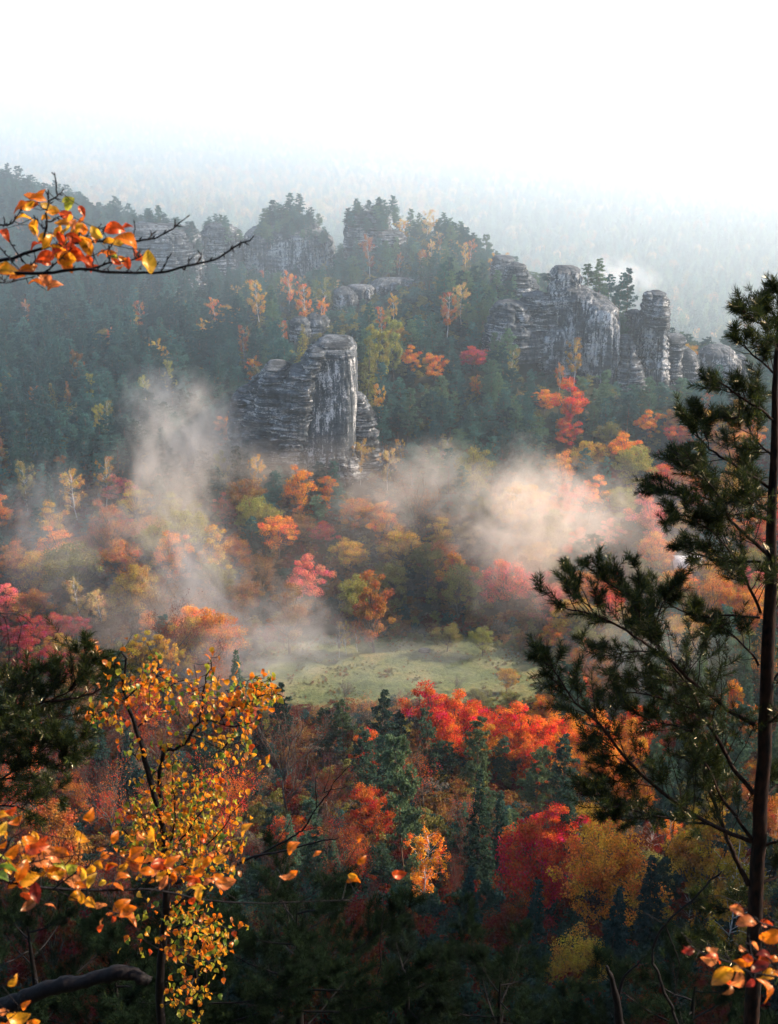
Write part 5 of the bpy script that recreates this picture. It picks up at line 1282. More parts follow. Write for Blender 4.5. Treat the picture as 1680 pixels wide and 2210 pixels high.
beech_branch('beech twigs with glowing orange leaves reaching in from the left, above the dark pine slope', 3.0, [
 ([(-500,760),(-200,720),(0,705),(250,710),(520,695),(700,708),(1000,715),(1180,680),(1400,620),(1540,535),(1612,487)], 4.6, 1.6),
 ([(-500,740),(-200,670),(0,615),(150,575),(280,542),(430,530),(600,512),(880,508),(980,490),(1080,435),(1195,352)], 5.0, 1.3),
 ([(280,540),(290,430),(305,370),(300,310),(320,245),(370,205),(395,190)], 3.0, 1.4), ([(370,205),(362,120),(340,70)], 1.6, 1.2),
 ([(305,310),(275,280),(245,255)], 1.8, 1.1), ([(292,425),(255,400),(225,350)], 1.8, 1.1), ([(303,382),(345,370),(385,345)], 1.8, 1.1), ([(306,300),(318,230),(312,190)], 1.5, 1.0), ([(306,300),(308,250),(306,210)], 1.4, 1.0),
 ([(-200,420),(0,410),(45,408),(90,370),(130,310)], 2.4, 1.2), ([(20,408),(30,385),(28,365)], 1.3, 1.), ([(60,495),(100,560),(190,680)], 1.8, 1.1), ([(0,535),(60,600),(120,680)], 1.8, 1.2), ([(280,542),(284,570),(283,600)], 1.4, 1),
 ([(505,520),(512,470),(515,420)], 1.7, 1.0), ([(845,505),(858,450),(862,392)], 1.7, 1.0), ([(530,505),(580,450),(582,425)], 1.5, 1.0), ([(615,500),(650,470),(675,415)], 1.6, 1.0), ([(600,500),(620,430),(645,400)], 1.4, 1), ([(950,495),(970,470),(978,455)], 1.3, 1.2), ([(1122,410),(1122,390),(1122,375)], 1.2, 1.),
 ([(290,705),(370,640),(450,560)], 2.2, 1.1), ([(540,690),(720,640),(860,620),(940,570)], 2.6, 1.2), ([(650,700),(710,655)], 1.6, 1), ([(870,705),(910,655)], 1.6, 1.2), ([(960,710),(1005,655)], 1.6, 1.2), ([(1025,710),(1060,660),(1085,603)], 1.6, 1.2), ([(1190,680),(1220,620)], 1.6, 1.1), ([(1255,650),(1280,620),(1280,580)], 1.6, 1.1),
 ([(1437,600),(1438,578)], 1.3, 1.1), ([(1492,570),(1490,555)], 1.2, 1.), ([(1535,540),(1542,512)], 1.3, 1.), ([(860,620),(890,590),(898,575)], 1.4, 1.1), ([(700,640),(690,580),(715,525)], 1.5, 1.), ([(600,660),(605,600),(598,575)], 1.4, 1), ([(860,615),(865,580),(862,540)], 1.3, 1.), ([(430,640),(410,580),(370,520)], 1.4, 1.),
 ([(-300,790),(0,770),(60,765),(200,735)], 2.0, 1.2), ([(0,735),(30,760)], 1.4, 1.), ([(160,690),(210,640),(228,610)], 1.5, 1.1)],
 [(235,225,130,20,'O'),(140,285,110,200,'O'),(175,280,80,230,'YO'),(145,350,120,190,'YO'),(215,412,95,-100,'YO'),(325,300,110,-20,'Y'),(335,325,80,10,'YO'),(415,335,150,-42,'R'),(447,262,90,60,'YG'),(523,305,75,-65,'R'),(30,455,95,-60,'R'),
  (235,525,110,215,'R'),(310,510,95,240,'YO'),(430,390,120,190,'YO'),(520,385,80,50,'O'),(540,437,75,10,'O'),(440,425,100,230,'Y'),(395,540,120,210,'YO'),(375,450,80,240,'YO'),(562,530,120,-60,'YO'),(535,515,60,20,'YG'),(622,462,90,-45,'Y'),(735,418,115,2,'R'),(765,505,100,200,'YO'),(825,498,120,-30,'O'),(770,525,90,0,'Y'),
  (655,580,90,180,'O'),(700,585,70,200,'O'),(735,605,75,-60,'YG'),(745,640,60,-30,'R'),(800,635,85,-30,'O'),(820,655,70,-80,'R'),(430,610,170,-32,'YO'),(505,590,120,-15,'R'),(575,640,100,-85,'R'),(300,605,120,195,'R'),(385,600,90,230,'O'),(470,480,90,-20,'R'),(950,650,125,-82,'Y'),
  (40,690,130,178,'YO'),(90,718,110,170,'O'),(20,670,90,190,'Y'),(235,762,110,-14,'O'),(308,762,110,-52,'P'),(170,685,90,190,'O'),(350,580,100,210,'R'),(480,560,90,10,'O'),(470,385,70,80,'P'),(500,415,70,-70,'P'),(410,665,50,-80,'P'),(770,680,50,200,'P'),(440,545,110,-10,'R'),(530,625,80,-20,'R'),(395,490,80,-70,'R')], 5, .3372, c1)
c2 = lambda x, y: (x * .3854, 1672.5 + y * .3854)
beech_branch('low beech branch with many soft orange, pink sheened leaves crossing before the leafy birch', 2.6, [
 ([(-500,560),(-200,570),(0,590),(130,620),(300,640),(600,645),(850,645),(1100,690),(1400,715),(1680,715),(1960,700)], 5.5, 1.3),
 ([(-200,520),(0,470),(60,360),(120,320)], 3.0, 1.2), ([(60,610),(140,500),(250,470),(420,450)], 2.4, 1.2), ([(300,640),(400,560),(480,520),(600,440)], 2.4, 1.1), ([(480,640),(540,560),(420,430),(400,360)], 1.8, .9), ([(850,645),(960,590),(1040,570),(1180,580)], 2.2, 1.),
 ([(760,640),(850,560),(900,500),(960,440)], 2.0, 1.), ([(600,645),(660,560),(670,380)], 1.6, .9), ([(440,500),(442,440),(445,395)], 1.2, .9), ([(540,560),(510,450),(495,400)], 1.2, .8), ([(1330,700),(1450,640),(1550,520)], 1.5, .8), ([(1520,715),(1560,630),(1620,580)], 1.4, .8), ([(1680,715),(1800,640),(1900,560)], 1.5, .8), ([(1390,700),(1360,560),(1300,440)], 1.1, .7),
 ([(300,640),(420,690),(520,720),(640,770)], 1.6, .9), ([(130,620),(240,700),(290,715)], 1.4, .9), ([(1100,690),(1110,650)], 1.3, .8), ([(1900,708),(2010,630),(2060,500)], 1.3, .8)],
 [(20,220,80,0,'YO'),(95,265,90,205,'O'),(15,305,90,60,'Y'),(165,370,90,-20,'O'),(213,355,70,-85,'YO'),(450,360,105,-42,'YO'),(505,230,90,52,'O'),(565,415,58,5,'O'),(60,440,110,230,'O'),(200,405,140,8,'R'),(275,412,70,-10,'P'),(110,410,90,20,'P'),(180,462,110,15,'O'),(50,500,130,-15,'G'),(30,470,110,-12,'YG'),
  (120,540,130,250,'O'),(150,585,130,-8,'YO'),(240,490,120,-15,'P'),(290,525,120,5,'O'),(340,440,150,-6,'O'),(370,545,100,-35,'P'),(420,590,130,-42,'P'),(480,550,100,260,'Y'),(510,590,100,60,'Y'),(550,510,100,-15,'YO'),(590,455,100,32,'O'),(200,655,130,-80,'D'),(165,730,110,212,'B'),(290,720,85,-30,'P'),(440,670,110,20,'YO'),(505,712,90,-30,'YO'),(570,725,70,20,'P'),
  (655,602,140,-8,'O'),(680,730,120,32,'O'),(712,792,150,-18,'O'),(560,822,80,-100,'B'),(630,780,70,200,'O'),(645,345,85,70,'O'),(760,438,110,35,'O'),(780,500,140,18,'O'),(865,330,130,72,'YO'),(785,350,70,-40,'P'),(905,495,130,-8,'R'),(925,600,90,60,'P'),(870,530,80,250,'P'),(960,490,110,30,'O'),(1100,500,140,45,'YO'),(1160,480,90,60,'O'),(1225,472,90,30,'YO'),
  (1080,572,110,-12,'R'),(1095,615,120,0,'Y'),(1170,602,80,20,'P'),(1262,605,130,5,'P'),(1112,670,80,-88,'YO'),(1265,420,60,30,'P'),(1378,300,100,50,'YO'),(1640,400,100,45,'O'),(1600,578,60,10,'P'),(1640,560,80,35,'O'),(1975,562,60,-10,'YO'),(1985,575,90,-5,'O'),(2230,560,100,-6,'R'),(2030,480,70,40,'O'),(2020,350,60,50,'O'),(1780,440,60,30,'O'),(0,560,120,180,'G'),(330,500,90,-15,'YG'),(395,520,80,20,'YG'),(60,520,100,10,'O'),(140,470,90,-20,'YO'),(210,560,90,-5,'YO'),(90,600,100,12,'O'),(300,480,90,-25,'P'),(250,440,80,15,'O'),(330,560,90,10,'YO'),(0,400,90,20,'O'),(40,350,80,60,'YO'),(620,500,80,15,'O'),(700,520,90,25,'YO'),(830,540,90,-15,'O'),(1000,520,90,20,'O'),(900,560,80,40,'YO'),(450,620,80,-20,'O'),(740,470,80,40,'YO'),(150,640,80,-30,'B'),(400,500,80,30,'O')], 6, .3854, c2)
c3 = lambda x, y: (1294.8 + x * .2293, 1780.4 + y * .2293)
beech_branch('cluster of large red orange beech leaves hanging in at the bottom right corner', 1.9, [
 ([(2400,1100),(2000,1020),(1680,950),(1500,900),(1400,845),(1310,760)], 3.6, 1.2), ([(2400,1700),(2000,1560),(1680,1370),(1580,1250),(1450,1190),(1410,1080)], 4.2, 1.3), ([(1800,1450),(1400,1380),(1240,1300),(1100,1220),(1040,1160)], 3.0, 1.2), ([(1240,1300),(1000,1210),(880,1150),(780,1030)], 2.4, 1.0), ([(1650,1350),(1470,1270),(1300,1135)], 2.2, 1.0), ([(1700,950),(1590,860)], 1.6, 1)],
 [(830,1185,140,190,'D'),(1050,1270,220,172,'P'),(1055,1190,120,0,'P'),(1300,800,140,-30,'P'),(1395,912,190,2,'P'),(1560,930,160,-18,'R'),(1620,1040,250,20,'O'),(1465,1120,110,-60,'P'),(1330,1170,120,-30,'P'),(1550,1215,140,-10,'D'),(1350,1290,210,188,'O'),(1150,1420,260,218,'YO'),(1300,1365,160,-10,'YO'),(1300,1475,230,245,'P'),(1490,1350,210,200,'D'),
  (1590,1410,210,200,'YO'),(1580,1550,230,-78,'O'),(1650,1270,180,10,'O'),(1430,1490,130,230,'D'),(1220,1560,150,215,'B'),(1540,1260,170,10,'R'),(1690,1420,160,-60,'O'),(1380,1250,120,160,'R')], 7, .2293, c3)
c4 = lambda x, y: (x, y)
beech_branch('few orange beech leaves at the bottom left corner beneath the fallen log', 2.2, [
 ([(-120,2240),(-20,2215),(30,2190),(50,2150)], 2.4, 1.0), ([(-60,2195),(0,2185),(28,2186)], 1.6, 1.0), ([(-40,2150),(0,2130),(28,2112)], 1.6, 1.0)],
 [(40,2200,52,-5,'YO'),(54,2170,30,50,'O'),(28,2118,34,55,'YO'),(6,2186,34,0,'P'),(20,2212,50,10,'O'),(75,2212,34,-20,'O')], 8, 1.0, c4)

# ---- pines of the cliff edge
def needles(mb, A, B, r, n, ln=.062, wd=.0030, tone=None):
    ax = unit(B - A); q = r.uniform(-.15, 1.05, n); P = A + (B - A) * q[:, None]
    g = r.normal(size=(n, 3)); g -= (g @ ax)[:, None] * ax; g = unit(g)
    fwd = .30 + .65 * np.clip(q, 0, 1)
    D = unit(ax * fwd[:, None] + g * r.uniform(.6, 1.0, (n, 1)) + np.array([0, 0, .10])); L = ln * r.uniform(.75, 1.15, n)
    sd = unit(np.cross(D, r.normal(size=(n, 3))))
    V = np.stack([P - sd * wd / 2, P + sd * wd / 2, P + D * (L * .6)[:, None] + sd * wd * .45, P + D * L[:, None], P + D * (L * .6)[:, None] - sd * wd * .45], 1).reshape(-1, 3)
    i = np.arange(n) * 5
    F = np.concatenate([np.stack([i, i + 1, i + 2], 1), np.stack([i, i + 2, i + 4], 1), np.stack([i + 4, i + 2, i + 3], 1)])
    base = np.array(tone if tone is not None else (.018, .027, .009)) * r.uniform(.7, 1.35); k = r.uniform(.6, 1.4, (n, 1)) * base
    k[r.random(n) < (.10 if tone is None else .02)] *= np.array([4.0, 3.0, 1.2])  # glints of light painted as a few brighter yellow needles
    mb.add(V, F, 0, np.repeat(k, 5, 0))
def twig(tb, nb, A, d, L, r, R, nn, lev, up, tone, ns, nl=.062):
    k = 4; P = [A]
    for i in range(k):
        d = unit(d + r.normal(0, .10, 3) + np.array([0, 0, up])); P.append(P[-1] + d * L / k)
    P = np.array(P); V, F = tube(P, np.linspace(R, R * .5, k + 1), 4, False); tb.add(V, F)
    if lev > 0:
        for s in range(ns):
            f = r.uniform(.25, .95); a = P[0] + (P[-1] - P[0]) * f
            sdv = r.normal(size=3); sdv -= sdv @ d * d; sdv = unit(sdv)
            twig(tb, nb, a, unit(d * .8 + sdv * .8), L * r.uniform(.35, .6), r, R * .6, nn, lev - 1, up, tone, ns, nl)
        needles(nb, P[-1] - unit(P[-1] - P[-2]) * min(.12, L * .5), P[-1] + unit(P[-1] - P[-2]) * .02, r, nn, nl, tone=tone)
        if r.random() < .6: needles(nb, P[2], P[3], r, nn // 3, nl, tone=tone)
    else:
        needles(nb, P[-1] - unit(P[-1] - P[0]) * min(.13, L * .9), P[-1] + unit(P[-1] - P[-2]) * .02, r, nn, nl, tone=tone)
def limb(o, P, r0, r1, r, f0=.35, step=.10, tl=.34, nn=80, up=.10, tone=None, ns=2, dead=.0, nl=.062):
    tb = MB(); nb = MB(); P = kink(P, r, .006)
    V, F = tube(P, np.linspace(r0, r1, len(P)), 7); tb.add(V, F)
    S = np.concatenate([[0], np.cumsum(np.linalg.norm(np.diff(P, axis=0), axis=1))]); tot = S[-1]
    s = tot * f0
    while s < tot:
        f = s / tot; a = np.array([np.interp(s, S, P[:, k]) for k in range(3)]); j = min(len(P) - 2, int(np.searchsorted(S, s)) - 1); d = unit(P[j + 1] - P[j])
        g = r.normal(size=3); g -= g @ d * d; g = unit(g)
        L = tl * (.45 + .75 * (1 - f)) * r.uniform(.6, 1.25)
        if r.random() < dead: V, F = tube(np.array([a, a + unit(d * .5 + g) * L * .5, a + unit(d * .7 + g) * L]), [.004, .003, .001], 4, False); tb.add(V, F)
        else: twig(tb, nb, a, unit(d * .75 + g * .75 + np.array([0, 0, .15])), L, r, .0045, nn, 1, up, tone, ns, nl)
        s += step * r.uniform(.6, 1.4)
    d = unit(P[-1] - P[-2]); needles(nb, P[-1] - d * .14, P[-1] + d * .03, r, int(nn * 1.3), nl, tone=tone)
    b = part('branch', tb, [M_TRUNKP if tone is None else M_TWIG], o)
    if nb.n: part('needles', nb, [M_NNEED if tone is None else M_NDARK], b, False)
    return b
def cA(x, y): return (1079 + x * .3577, 1187 + y * .3577)
def cB(x, y): return (1133 + x * .3417, 593.5 + y * .3417)
rp = np.random.default_rng(21)
YP = 8.0
TR = [(1684,625),(1678,720),(1672,850),(1666,1000),(1660,1150),(1656,1300),(1650,1450),(1645,1600),(1638,1750),(1632,1900),(1628,2050),(1624,2200)]
P = line(TR, YP, 0, 4); base = P[-1].copy(); gz = float(terrain(base[0], base[1] )[0]); P = np.vstack([P, [[base[0] - .02, base[1] - .1, (base[2] + gz) / 2], [base[0] - .03, base[1] - .2, gz - .3]]])
op = thing('pine_tree', 'tall foreground Scots pine with a dark trunk and orange lit bark edge', 'tree', (P[-1][0], P[-1][1], gz), 'pines on the cliff edge')
tb = MB(); V, F = tube(kink(P, rp, .004), np.concatenate([np.interp(np.linspace(0, 1, len(P) - 2), [0, .2, .5, 1], [.007, .024, .050, .068]), [.075, .085]]), 14); tb.add(V, F)
part('trunk', tb, [M_TRUNKP], op)
LIMBS = [ # points, conv, radius at the trunk, share without twigs, depth change
 ([(1510,1760),(1290,1660),(1060,1530),(830,1350),(690,1200),(540,1010),(430,900),(340,740),(290,640)], cA, .020, .42, -.5),
 ([(690,1205),(600,1160),(540,1190)], cA, .008, .2, .1), ([(830,1350),(700,1290),(590,1270)], cA, .009, .2, -.2),
 ([(1290,1660),(1050,1620),(820,1560),(640,1480),(490,1475)], cA, .012, .35, -.4), ([(900,1590),(760,1620),(620,1590)], cA, .007, .3, -.2),
 ([(1530,1460),(1400,1310),(1330,1190),(1240,1060),(1190,980),(1130,870),(1060,760),(960,590),(850,440),(760,260),(720,190)], cA, .020, .35, .3),
 ([(850,440),(840,280),(835,110)], cA, .008, .15, .1), ([(760,270),(640,190),(500,80)], cA, .008, .1, .1), ([(900,520),(980,330),(1060,210)], cA, .008, .2, -.2),
 ([(1540,1050),(1400,960),(1270,850),(1160,750),(1010,630),(860,520),(700,420),(560,370),(400,330),(300,245)], cA, .019, .35, -.2),
 ([(1000,620),(800,620),(640,640),(520,610)], cA, .007, .3, .3), ([(1160,960),(900,880),(760,870),(660,830)], cA, .008, .25, .3), ([(560,370),(500,300),(440,120)], cA, .006, .2, .2),
 ([(1525,1740),(1420,1600),(1330,1470),(1250,1290),(1200,1170),(1170,1090)], cA, .017, .5, .4), ([(1170,1090),(1080,1060),(900,1020),(780,960)], cA, .009, .2, .2),
 ([(1500,2020),(1400,1850),(1350,1740),(1290,1560),(1240,1400),(1190,1290),(1160,1130),(1100,960),(1050,800)], cA, .024, .55, .6),
 ([(1575,380),(1500,230),(1430,70),(1330,-60),(1200,-160)], cA, .013, .25, -.3), ([(1575,410),(1300,400),(1150,380),(980,300),(880,250)], cA, .010, .3, .4), ([(1560,700),(1450,560),(1300,450),(1180,400)], cA, .010, .25, .2),
 ([(1540,1770),(1400,1640),(1310,1550),(1250,1450),(1150,1300),(1090,1220),(1010,1110)], cB, .015, .28, -.3), ([(1250,1450),(1080,1400),(920,1380),(820,1370)], cB, .008, .15, -.1), ([(1150,1300),(1050,1220),(920,1150)], cB, .007, .15, .1),
 ([(1550,1350),(1390,1240),(1230,1130),(1140,1050),(1060,960),(1010,940)], cB, .013, .25, .3), ([(1140,1050),(1110,950),(1090,850)], cB, .007, .1, 0),
 ([(1570,920),(1480,830),(1350,750),(1250,680),(1205,640)], cB, .011, .2, -.2), ([(1350,750),(1330,900),(1240,900)], cB, .006, .2, .2), ([(1590,640),(1500,540),(1420,470),(1340,400)], cB, .009, .15, .2), ([(1592,480),(1500,330),(1440,280),(1380,220)], cB, .008, .12, -.2), ([(1596,300),(1540,210),(1490,170)], cB, .006, .1, 0), ([(1604,200),(1600,150),(1592,110)], cB, .004, .1, 0), ([(1500,330),(1430,230),(1440,210)], cB, .004, .1, .1),
 ([(1540,1560),(1380,1520),(1150,1580),(1000,1540),(890,1560)], cB, .010, .25, -.3), ([(1500,1800),(1250,1790),(1080,1750),(940,1720)], cB, .011, .25, .2), ([(1560,1500),(1450,1420),(1430,1300),(1380,1200)], cB, .010, .2, .4), ([(1570,1150),(1470,1060),(1420,960),(1440,880)], cB, .009, .2, .4),
 # limbs that leave the picture to the right
 ([(1600,1480),(1700,1400),(1850,1330)], cA, .014, .3, .3), ([(1600,1060),(1720,960),(1850,860)], cA, .013, .3, -.3), ([(1620,800),(1720,700),(1820,560)], cA, .011, .3, .2), ([(1600,1780),(1750,1740),(1900,1660)], cA, .014, .35, -.2), ([(1640,380),(1740,280),(1850,160)], cA, .010, .2, .2), ([(1590,2000),(1700,1960),(1850,1900)], cA, .014, .3, .2), ([(1640,200),(1740,130),(1850,60)], cA, .010, .2, .2),
 ([(1580,2250),(1440,2180),(1300,2160),(1160,2080)], cA, .010, .35, .4), ([(1560,2500),(1400,2420),(1250,2450),(1100,2420)], cA, .010, .3, -.3), ([(1600,2350),(1720,2300),(1850,2280)], cA, .010, .2, .2)]
for k, (pts, cv, r0, f0, dY) in enumerate(LIMBS):
    n = len(pts); P = smooth_line([at(*cv(*q), YP + dY * i / (n - 1)) for i, q in enumerate(pts)], 4)
    ll = float(np.linalg.norm(np.diff(P, axis=0), axis=1).sum())
    limb(op, P, r0, .0035, rp, f0 * .40, .062, min(.46, .14 + .20 * ll), 92, .10, None, 3, dead=.10)
# pine at the left edge
YL = 8.5
bx = at(-70, 1900, YL); gz = float(terrain(bx[0], bx[1])[0])
ol = thing('pine_tree', 'dense dark pine at the left edge with one upright shoot rising above the leafy birch', 'tree', (bx[0], bx[1], gz), 'pines on the cliff edge')
P = smooth_line([at(-60, 1420, YL), at(-66, 1600, YL), at(-70, 1900, YL), (bx[0], bx[1], gz - .3)], 5); tb = MB(); V, F = tube(P, np.linspace(.03, .09, len(P)), 12); tb.add(V, F); part('trunk', tb, [M_TRUNKP], ol)
for pts, dY in [([(-60,1560),(40,1535),(110,1512),(165,1480),(185,1395)],0),([(110,1515),(170,1505),(215,1490),(238,1455)],.2),([(-60,1620),(50,1590),(130,1610),(175,1600)],-.3),([(-60,1530),(20,1500),(60,1480),(95,1440)],.2),([(-60,1700),(30,1680),(90,1690),(130,1720)],.3),
   ([(-60,1650),(40,1640),(120,1650),(165,1640)],-.2),([(-60,1500),(0,1490),(30,1465)],.3),([(-60,1600),(60,1560),(140,1545),(200,1530)],.4),([(-60,1760),(20,1740),(80,1760)],-.2),([(90,1515),(120,1470),(135,1442)],.1),([(-60,1580),(0,1560),(70,1540)],-.4),([(150,1490),(175,1460),(205,1425)],.1),([(-60,1720),(60,1640),(120,1590)],-.3)]:
    n = len(pts); P = smooth_line([at(*q, YL + dY * i / (n - 1)) for i, q in enumerate(pts)], 4); limb(ol, P, .012, .0035, rp, .10, .07, .33, 90, .10, None, 3)

# pines under the viewpoint, their shade put into darker needle and bark colours
def low_pine(label, u, v, Y, W, H, nl, seed, tone):
    r = np.random.default_rng(seed); top = at(u, v, Y); gz = float(terrain(top[0], top[1])[0])
    o = thing('pine_tree', label, 'tree', (top[0], top[1], gz), 'pines on the cliff edge')
    P = np.array([top, top - [0, 0, H * .5], top - [.05, 0, H], [top[0], top[1], gz - .3]]); P = smooth_line(P, 4); tb = MB(); V, F = tube(P, np.linspace(.012, .14, len(P)), 9); tb.add(V, F); part('trunk', tb, [M_TWIG], o)
    for k in range(nl):
        q = (k + .5) / nl; a = k * 2.4 + r.normal(0, .3); A = top - np.array([0, 0, H * q * .95]); L = W / 2 * (.25 + .75 * min(1, q * 2.2)) * r.uniform(.8, 1.15)
        d = np.array([math.cos(a), math.sin(a), 0]); B = A + d * L + np.array([0, 0, L * r.uniform(.25, .55)]); M_ = (A + B) / 2 + np.array([0, 0, -.10 * L])
        limb(o, smooth_line([A, M_, B], 5), .014, .004, r, .22, .085, .50, 110, .14, tone, 3, 0, .09)
DT = (.010, .018, .009)  # dark needle tone with the shade painted in
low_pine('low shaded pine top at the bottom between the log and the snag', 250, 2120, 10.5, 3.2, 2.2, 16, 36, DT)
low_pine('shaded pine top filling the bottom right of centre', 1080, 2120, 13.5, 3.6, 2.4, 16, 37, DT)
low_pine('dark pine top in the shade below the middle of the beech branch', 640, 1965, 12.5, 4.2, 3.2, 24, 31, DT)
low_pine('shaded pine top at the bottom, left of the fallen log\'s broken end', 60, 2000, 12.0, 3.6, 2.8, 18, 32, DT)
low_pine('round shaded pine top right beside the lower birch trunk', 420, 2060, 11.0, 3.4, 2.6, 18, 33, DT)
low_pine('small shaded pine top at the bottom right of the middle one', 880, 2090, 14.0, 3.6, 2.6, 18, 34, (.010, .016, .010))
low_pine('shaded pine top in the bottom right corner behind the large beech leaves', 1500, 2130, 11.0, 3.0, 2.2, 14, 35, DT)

# ---- leafy young birch
rb = np.random.default_rng(41); YB = 5.2
cb = lambda x, y: (x * .3854, 1348.8 + y * .3854)
STEMS = [ # points in the picture, radius at start, at end
 ([(360,2330),(352,2210),(347,2080),(352,1960),(350,1850),(338,1770),(320,1688),(304,1611),(283,1565),(266,1514),(266,1476),(270,1426),(262,1405)], .028, .004, 'trunk'),
 ([(347,1760),(336,1700),(343,1620),(343,1613),(370,1611),(397,1595),(412,1580),(435,1559),(470,1559),(512,1568),(545,1560)], .013, .003, 'b'),
 ([(435,1559),(435,1534),(443,1495),(451,1450),(452,1420)], .007, .002, 'b'),([(470,1559),(501,1530),(530,1490),(540,1464)], .006, .002, 'b'),([(501,1530),(545,1510),(575,1500),(588,1508)], .005, .002, 'b'),([(540,1500),(560,1475),(583,1464)], .004, .0015, 'b'),
 ([(280,1560),(250,1545),(216,1541),(189,1559)], .005, .002, 'b'),([(266,1514),(300,1480),(340,1462),(370,1475)], .005, .0015, 'b'),([(266,1476),(250,1450),(255,1415)], .004, .0015, 'b'),([(340,1462),(337,1430),(328,1410)], .003, .001, 'b'),
 ([(290,1575),(330,1550),(370,1540),(392,1552)], .005, .0015, 'b'),([(343,1490),(390,1470),(420,1490)], .004, .0015, 'b'),([(300,1640),(285,1620),(288,1600)], .006, .002, 'b'),([(412,1590),(450,1600),(480,1620),(500,1650),(540,1640)], .005, .0015, 'b'),([(480,1620),(500,1600),(530,1620),(545,1640)], .004, .0015, 'b'),
 ([(320,1690),(350,1650),(375,1640)], .004, .0015, 'b'),([(350,1850),(375,1790),(372,1700),(370,1640)], .007, .0015, 'b'),([(350,1870),(400,1800),(440,1740),(470,1690)], .007, .0015, 'b'),([(350,1900),(420,1850),(480,1790),(510,1740)], .007, .0015, 'b'),([(345,1880),(300,1830),(270,1790),(240,1770)], .006, .0015, 'b'),
 ([(345,1840),(310,1780),(290,1740)], .005, .0015, 'b'),([(350,1920),(290,1900),(255,1880)], .005, .0015, 'b'),([(352,1980),(420,1920),(490,1880),(530,1860)], .006, .0015, 'b'),([(350,2020),(410,1990),(470,1990),(510,2010)], .006, .0015, 'b'),([(348,2060),(400,2060),(450,2070),(490,2060)], .006, .0015, 'b'),([(348,2050),(310,2020),(290,2000)], .004, .0015, 'b'),([(350,1960),(400,1940),(430,1900)], .004, .0015, 'b'),([(350,2140),(400,2130),(440,2150)], .004, .0015, 'b')]
base = at(360, 2330, YB); gz = float(terrain(base[0], base[1])[0])
ob = thing('birch_tree', 'slender young birch with orange and green leaves and a dark stem', 'tree', (base[0], base[1], gz))
fo = MB()
lt = MB()
def birch_leaves(P, n, spread):
    for _ in range(n):
        q = P[rb.integers(len(P))] + rb.normal(0, spread, 3)
        ax = unit(np.array([rb.normal(0, .55), rb.normal(0, .55), -1.0])); nrm = unit(rb.normal(0, 1, 3) - FW * .3)
        k = rb.choice(['YO', 'Y', 'O', 'YG', 'G', 'R', 'B'], p=[.27, .08, .25, .16, .14, .04, .06]) if q[2] > at(0, 1640, YB)[2] else rb.choice(['YO', 'Y', 'O', 'YG', 'G', 'R', 'B'], p=[.27, .09, .18, .20, .18, .03, .05])
        L = rb.uniform(.026, .044); leaf(fo, q, ax, nrm, L, L * .78, np.array(LC[k]) * .95, rb, 'birch', .25, .4)
def leafy_twig(c):
    d = unit(np.array([rb.normal(0, 1), rb.normal(0, 1), rb.normal(0, .7) - .2])); L = rb.uniform(.08, .20); P = smooth_line([c - d * L / 2, c + rb.normal(0, .01, 3), c + d * L / 2 + np.array([0, 0, -.02])], 3)
    V, F = tube(P, np.linspace(.0022, .001, len(P)), 4, False); lt.add(V, F)
    for q in P[1::1]:
        if rb.random() < .8: birch_leaves((q + np.array([0, 0, -.015]))[None], 1, .012)
for pts, r0, r1, ty in STEMS:
    n = len(pts); dY = rb.normal(0, .18); P = smooth_line([at(*q, YB + (0 if ty == 'trunk' else dY * i / (n - 1))) for i, q in enumerate(pts)], 5); P = kink(P, rb, .004)
    tb = MB()
    if ty == 'trunk': P = np.vstack([[[base[0], base[1] - .05, gz - .3]], P])
    V, F = tube(P, np.linspace(r0, r1, len(P)), 8); tb.add(V, F)
    if ty != 'trunk':
        for k in range(2, len(P), 2):
            d = unit(rb.normal(size=3) + np.array([0, 0, .3])); e = P[k] + d * rb.uniform(.05, .14); V, F = tube(np.array([P[k], (P[k] + e) / 2 + rb.normal(0, .008, 3), e]), [.0022, .0015, .0008], 4, False); tb.add(V, F)
            Q = np.linspace(P[k], e, 4); birch_leaves(Q, 2, .022)
        birch_leaves(P[len(P) // 3:], int(len(P) * .5), .04)
    part('trunk' if ty == 'trunk' else 'branch', tb, [M_TWIG], ob)
for cu, cv, su, sv, n in [(400,1800,90,80,58),(375,1700,55,40,14),(450,1740,55,60,20),(420,2010,70,60,38),(300,1800,55,60,12),(480,1840,40,40,9),(430,1500,50,30,4),(520,1510,50,35,14),(310,1470,40,30,6),(550,1490,32,22,9),(265,1510,14,55,8),(500,1610,50,25,7),(400,2140,60,40,8),(220,1541,25,12,4),(345,1480,50,20,6)]:
    for _ in range(int(n * 1.6)): leafy_twig(at(cu + rb.normal(0, su * .6), cv + rb.normal(0, sv * .6), YB + rb.normal(0, .20)))
fo.V += lt.V; fo.C += lt.C; fo.M += [m_ + 1 for m_ in lt.M]; fo.F += [f_ + fo.n for f_ in lt.F]; fo.n += lt.n
part('foliage', fo, [M_NLEAF, M_TWIG], ob)

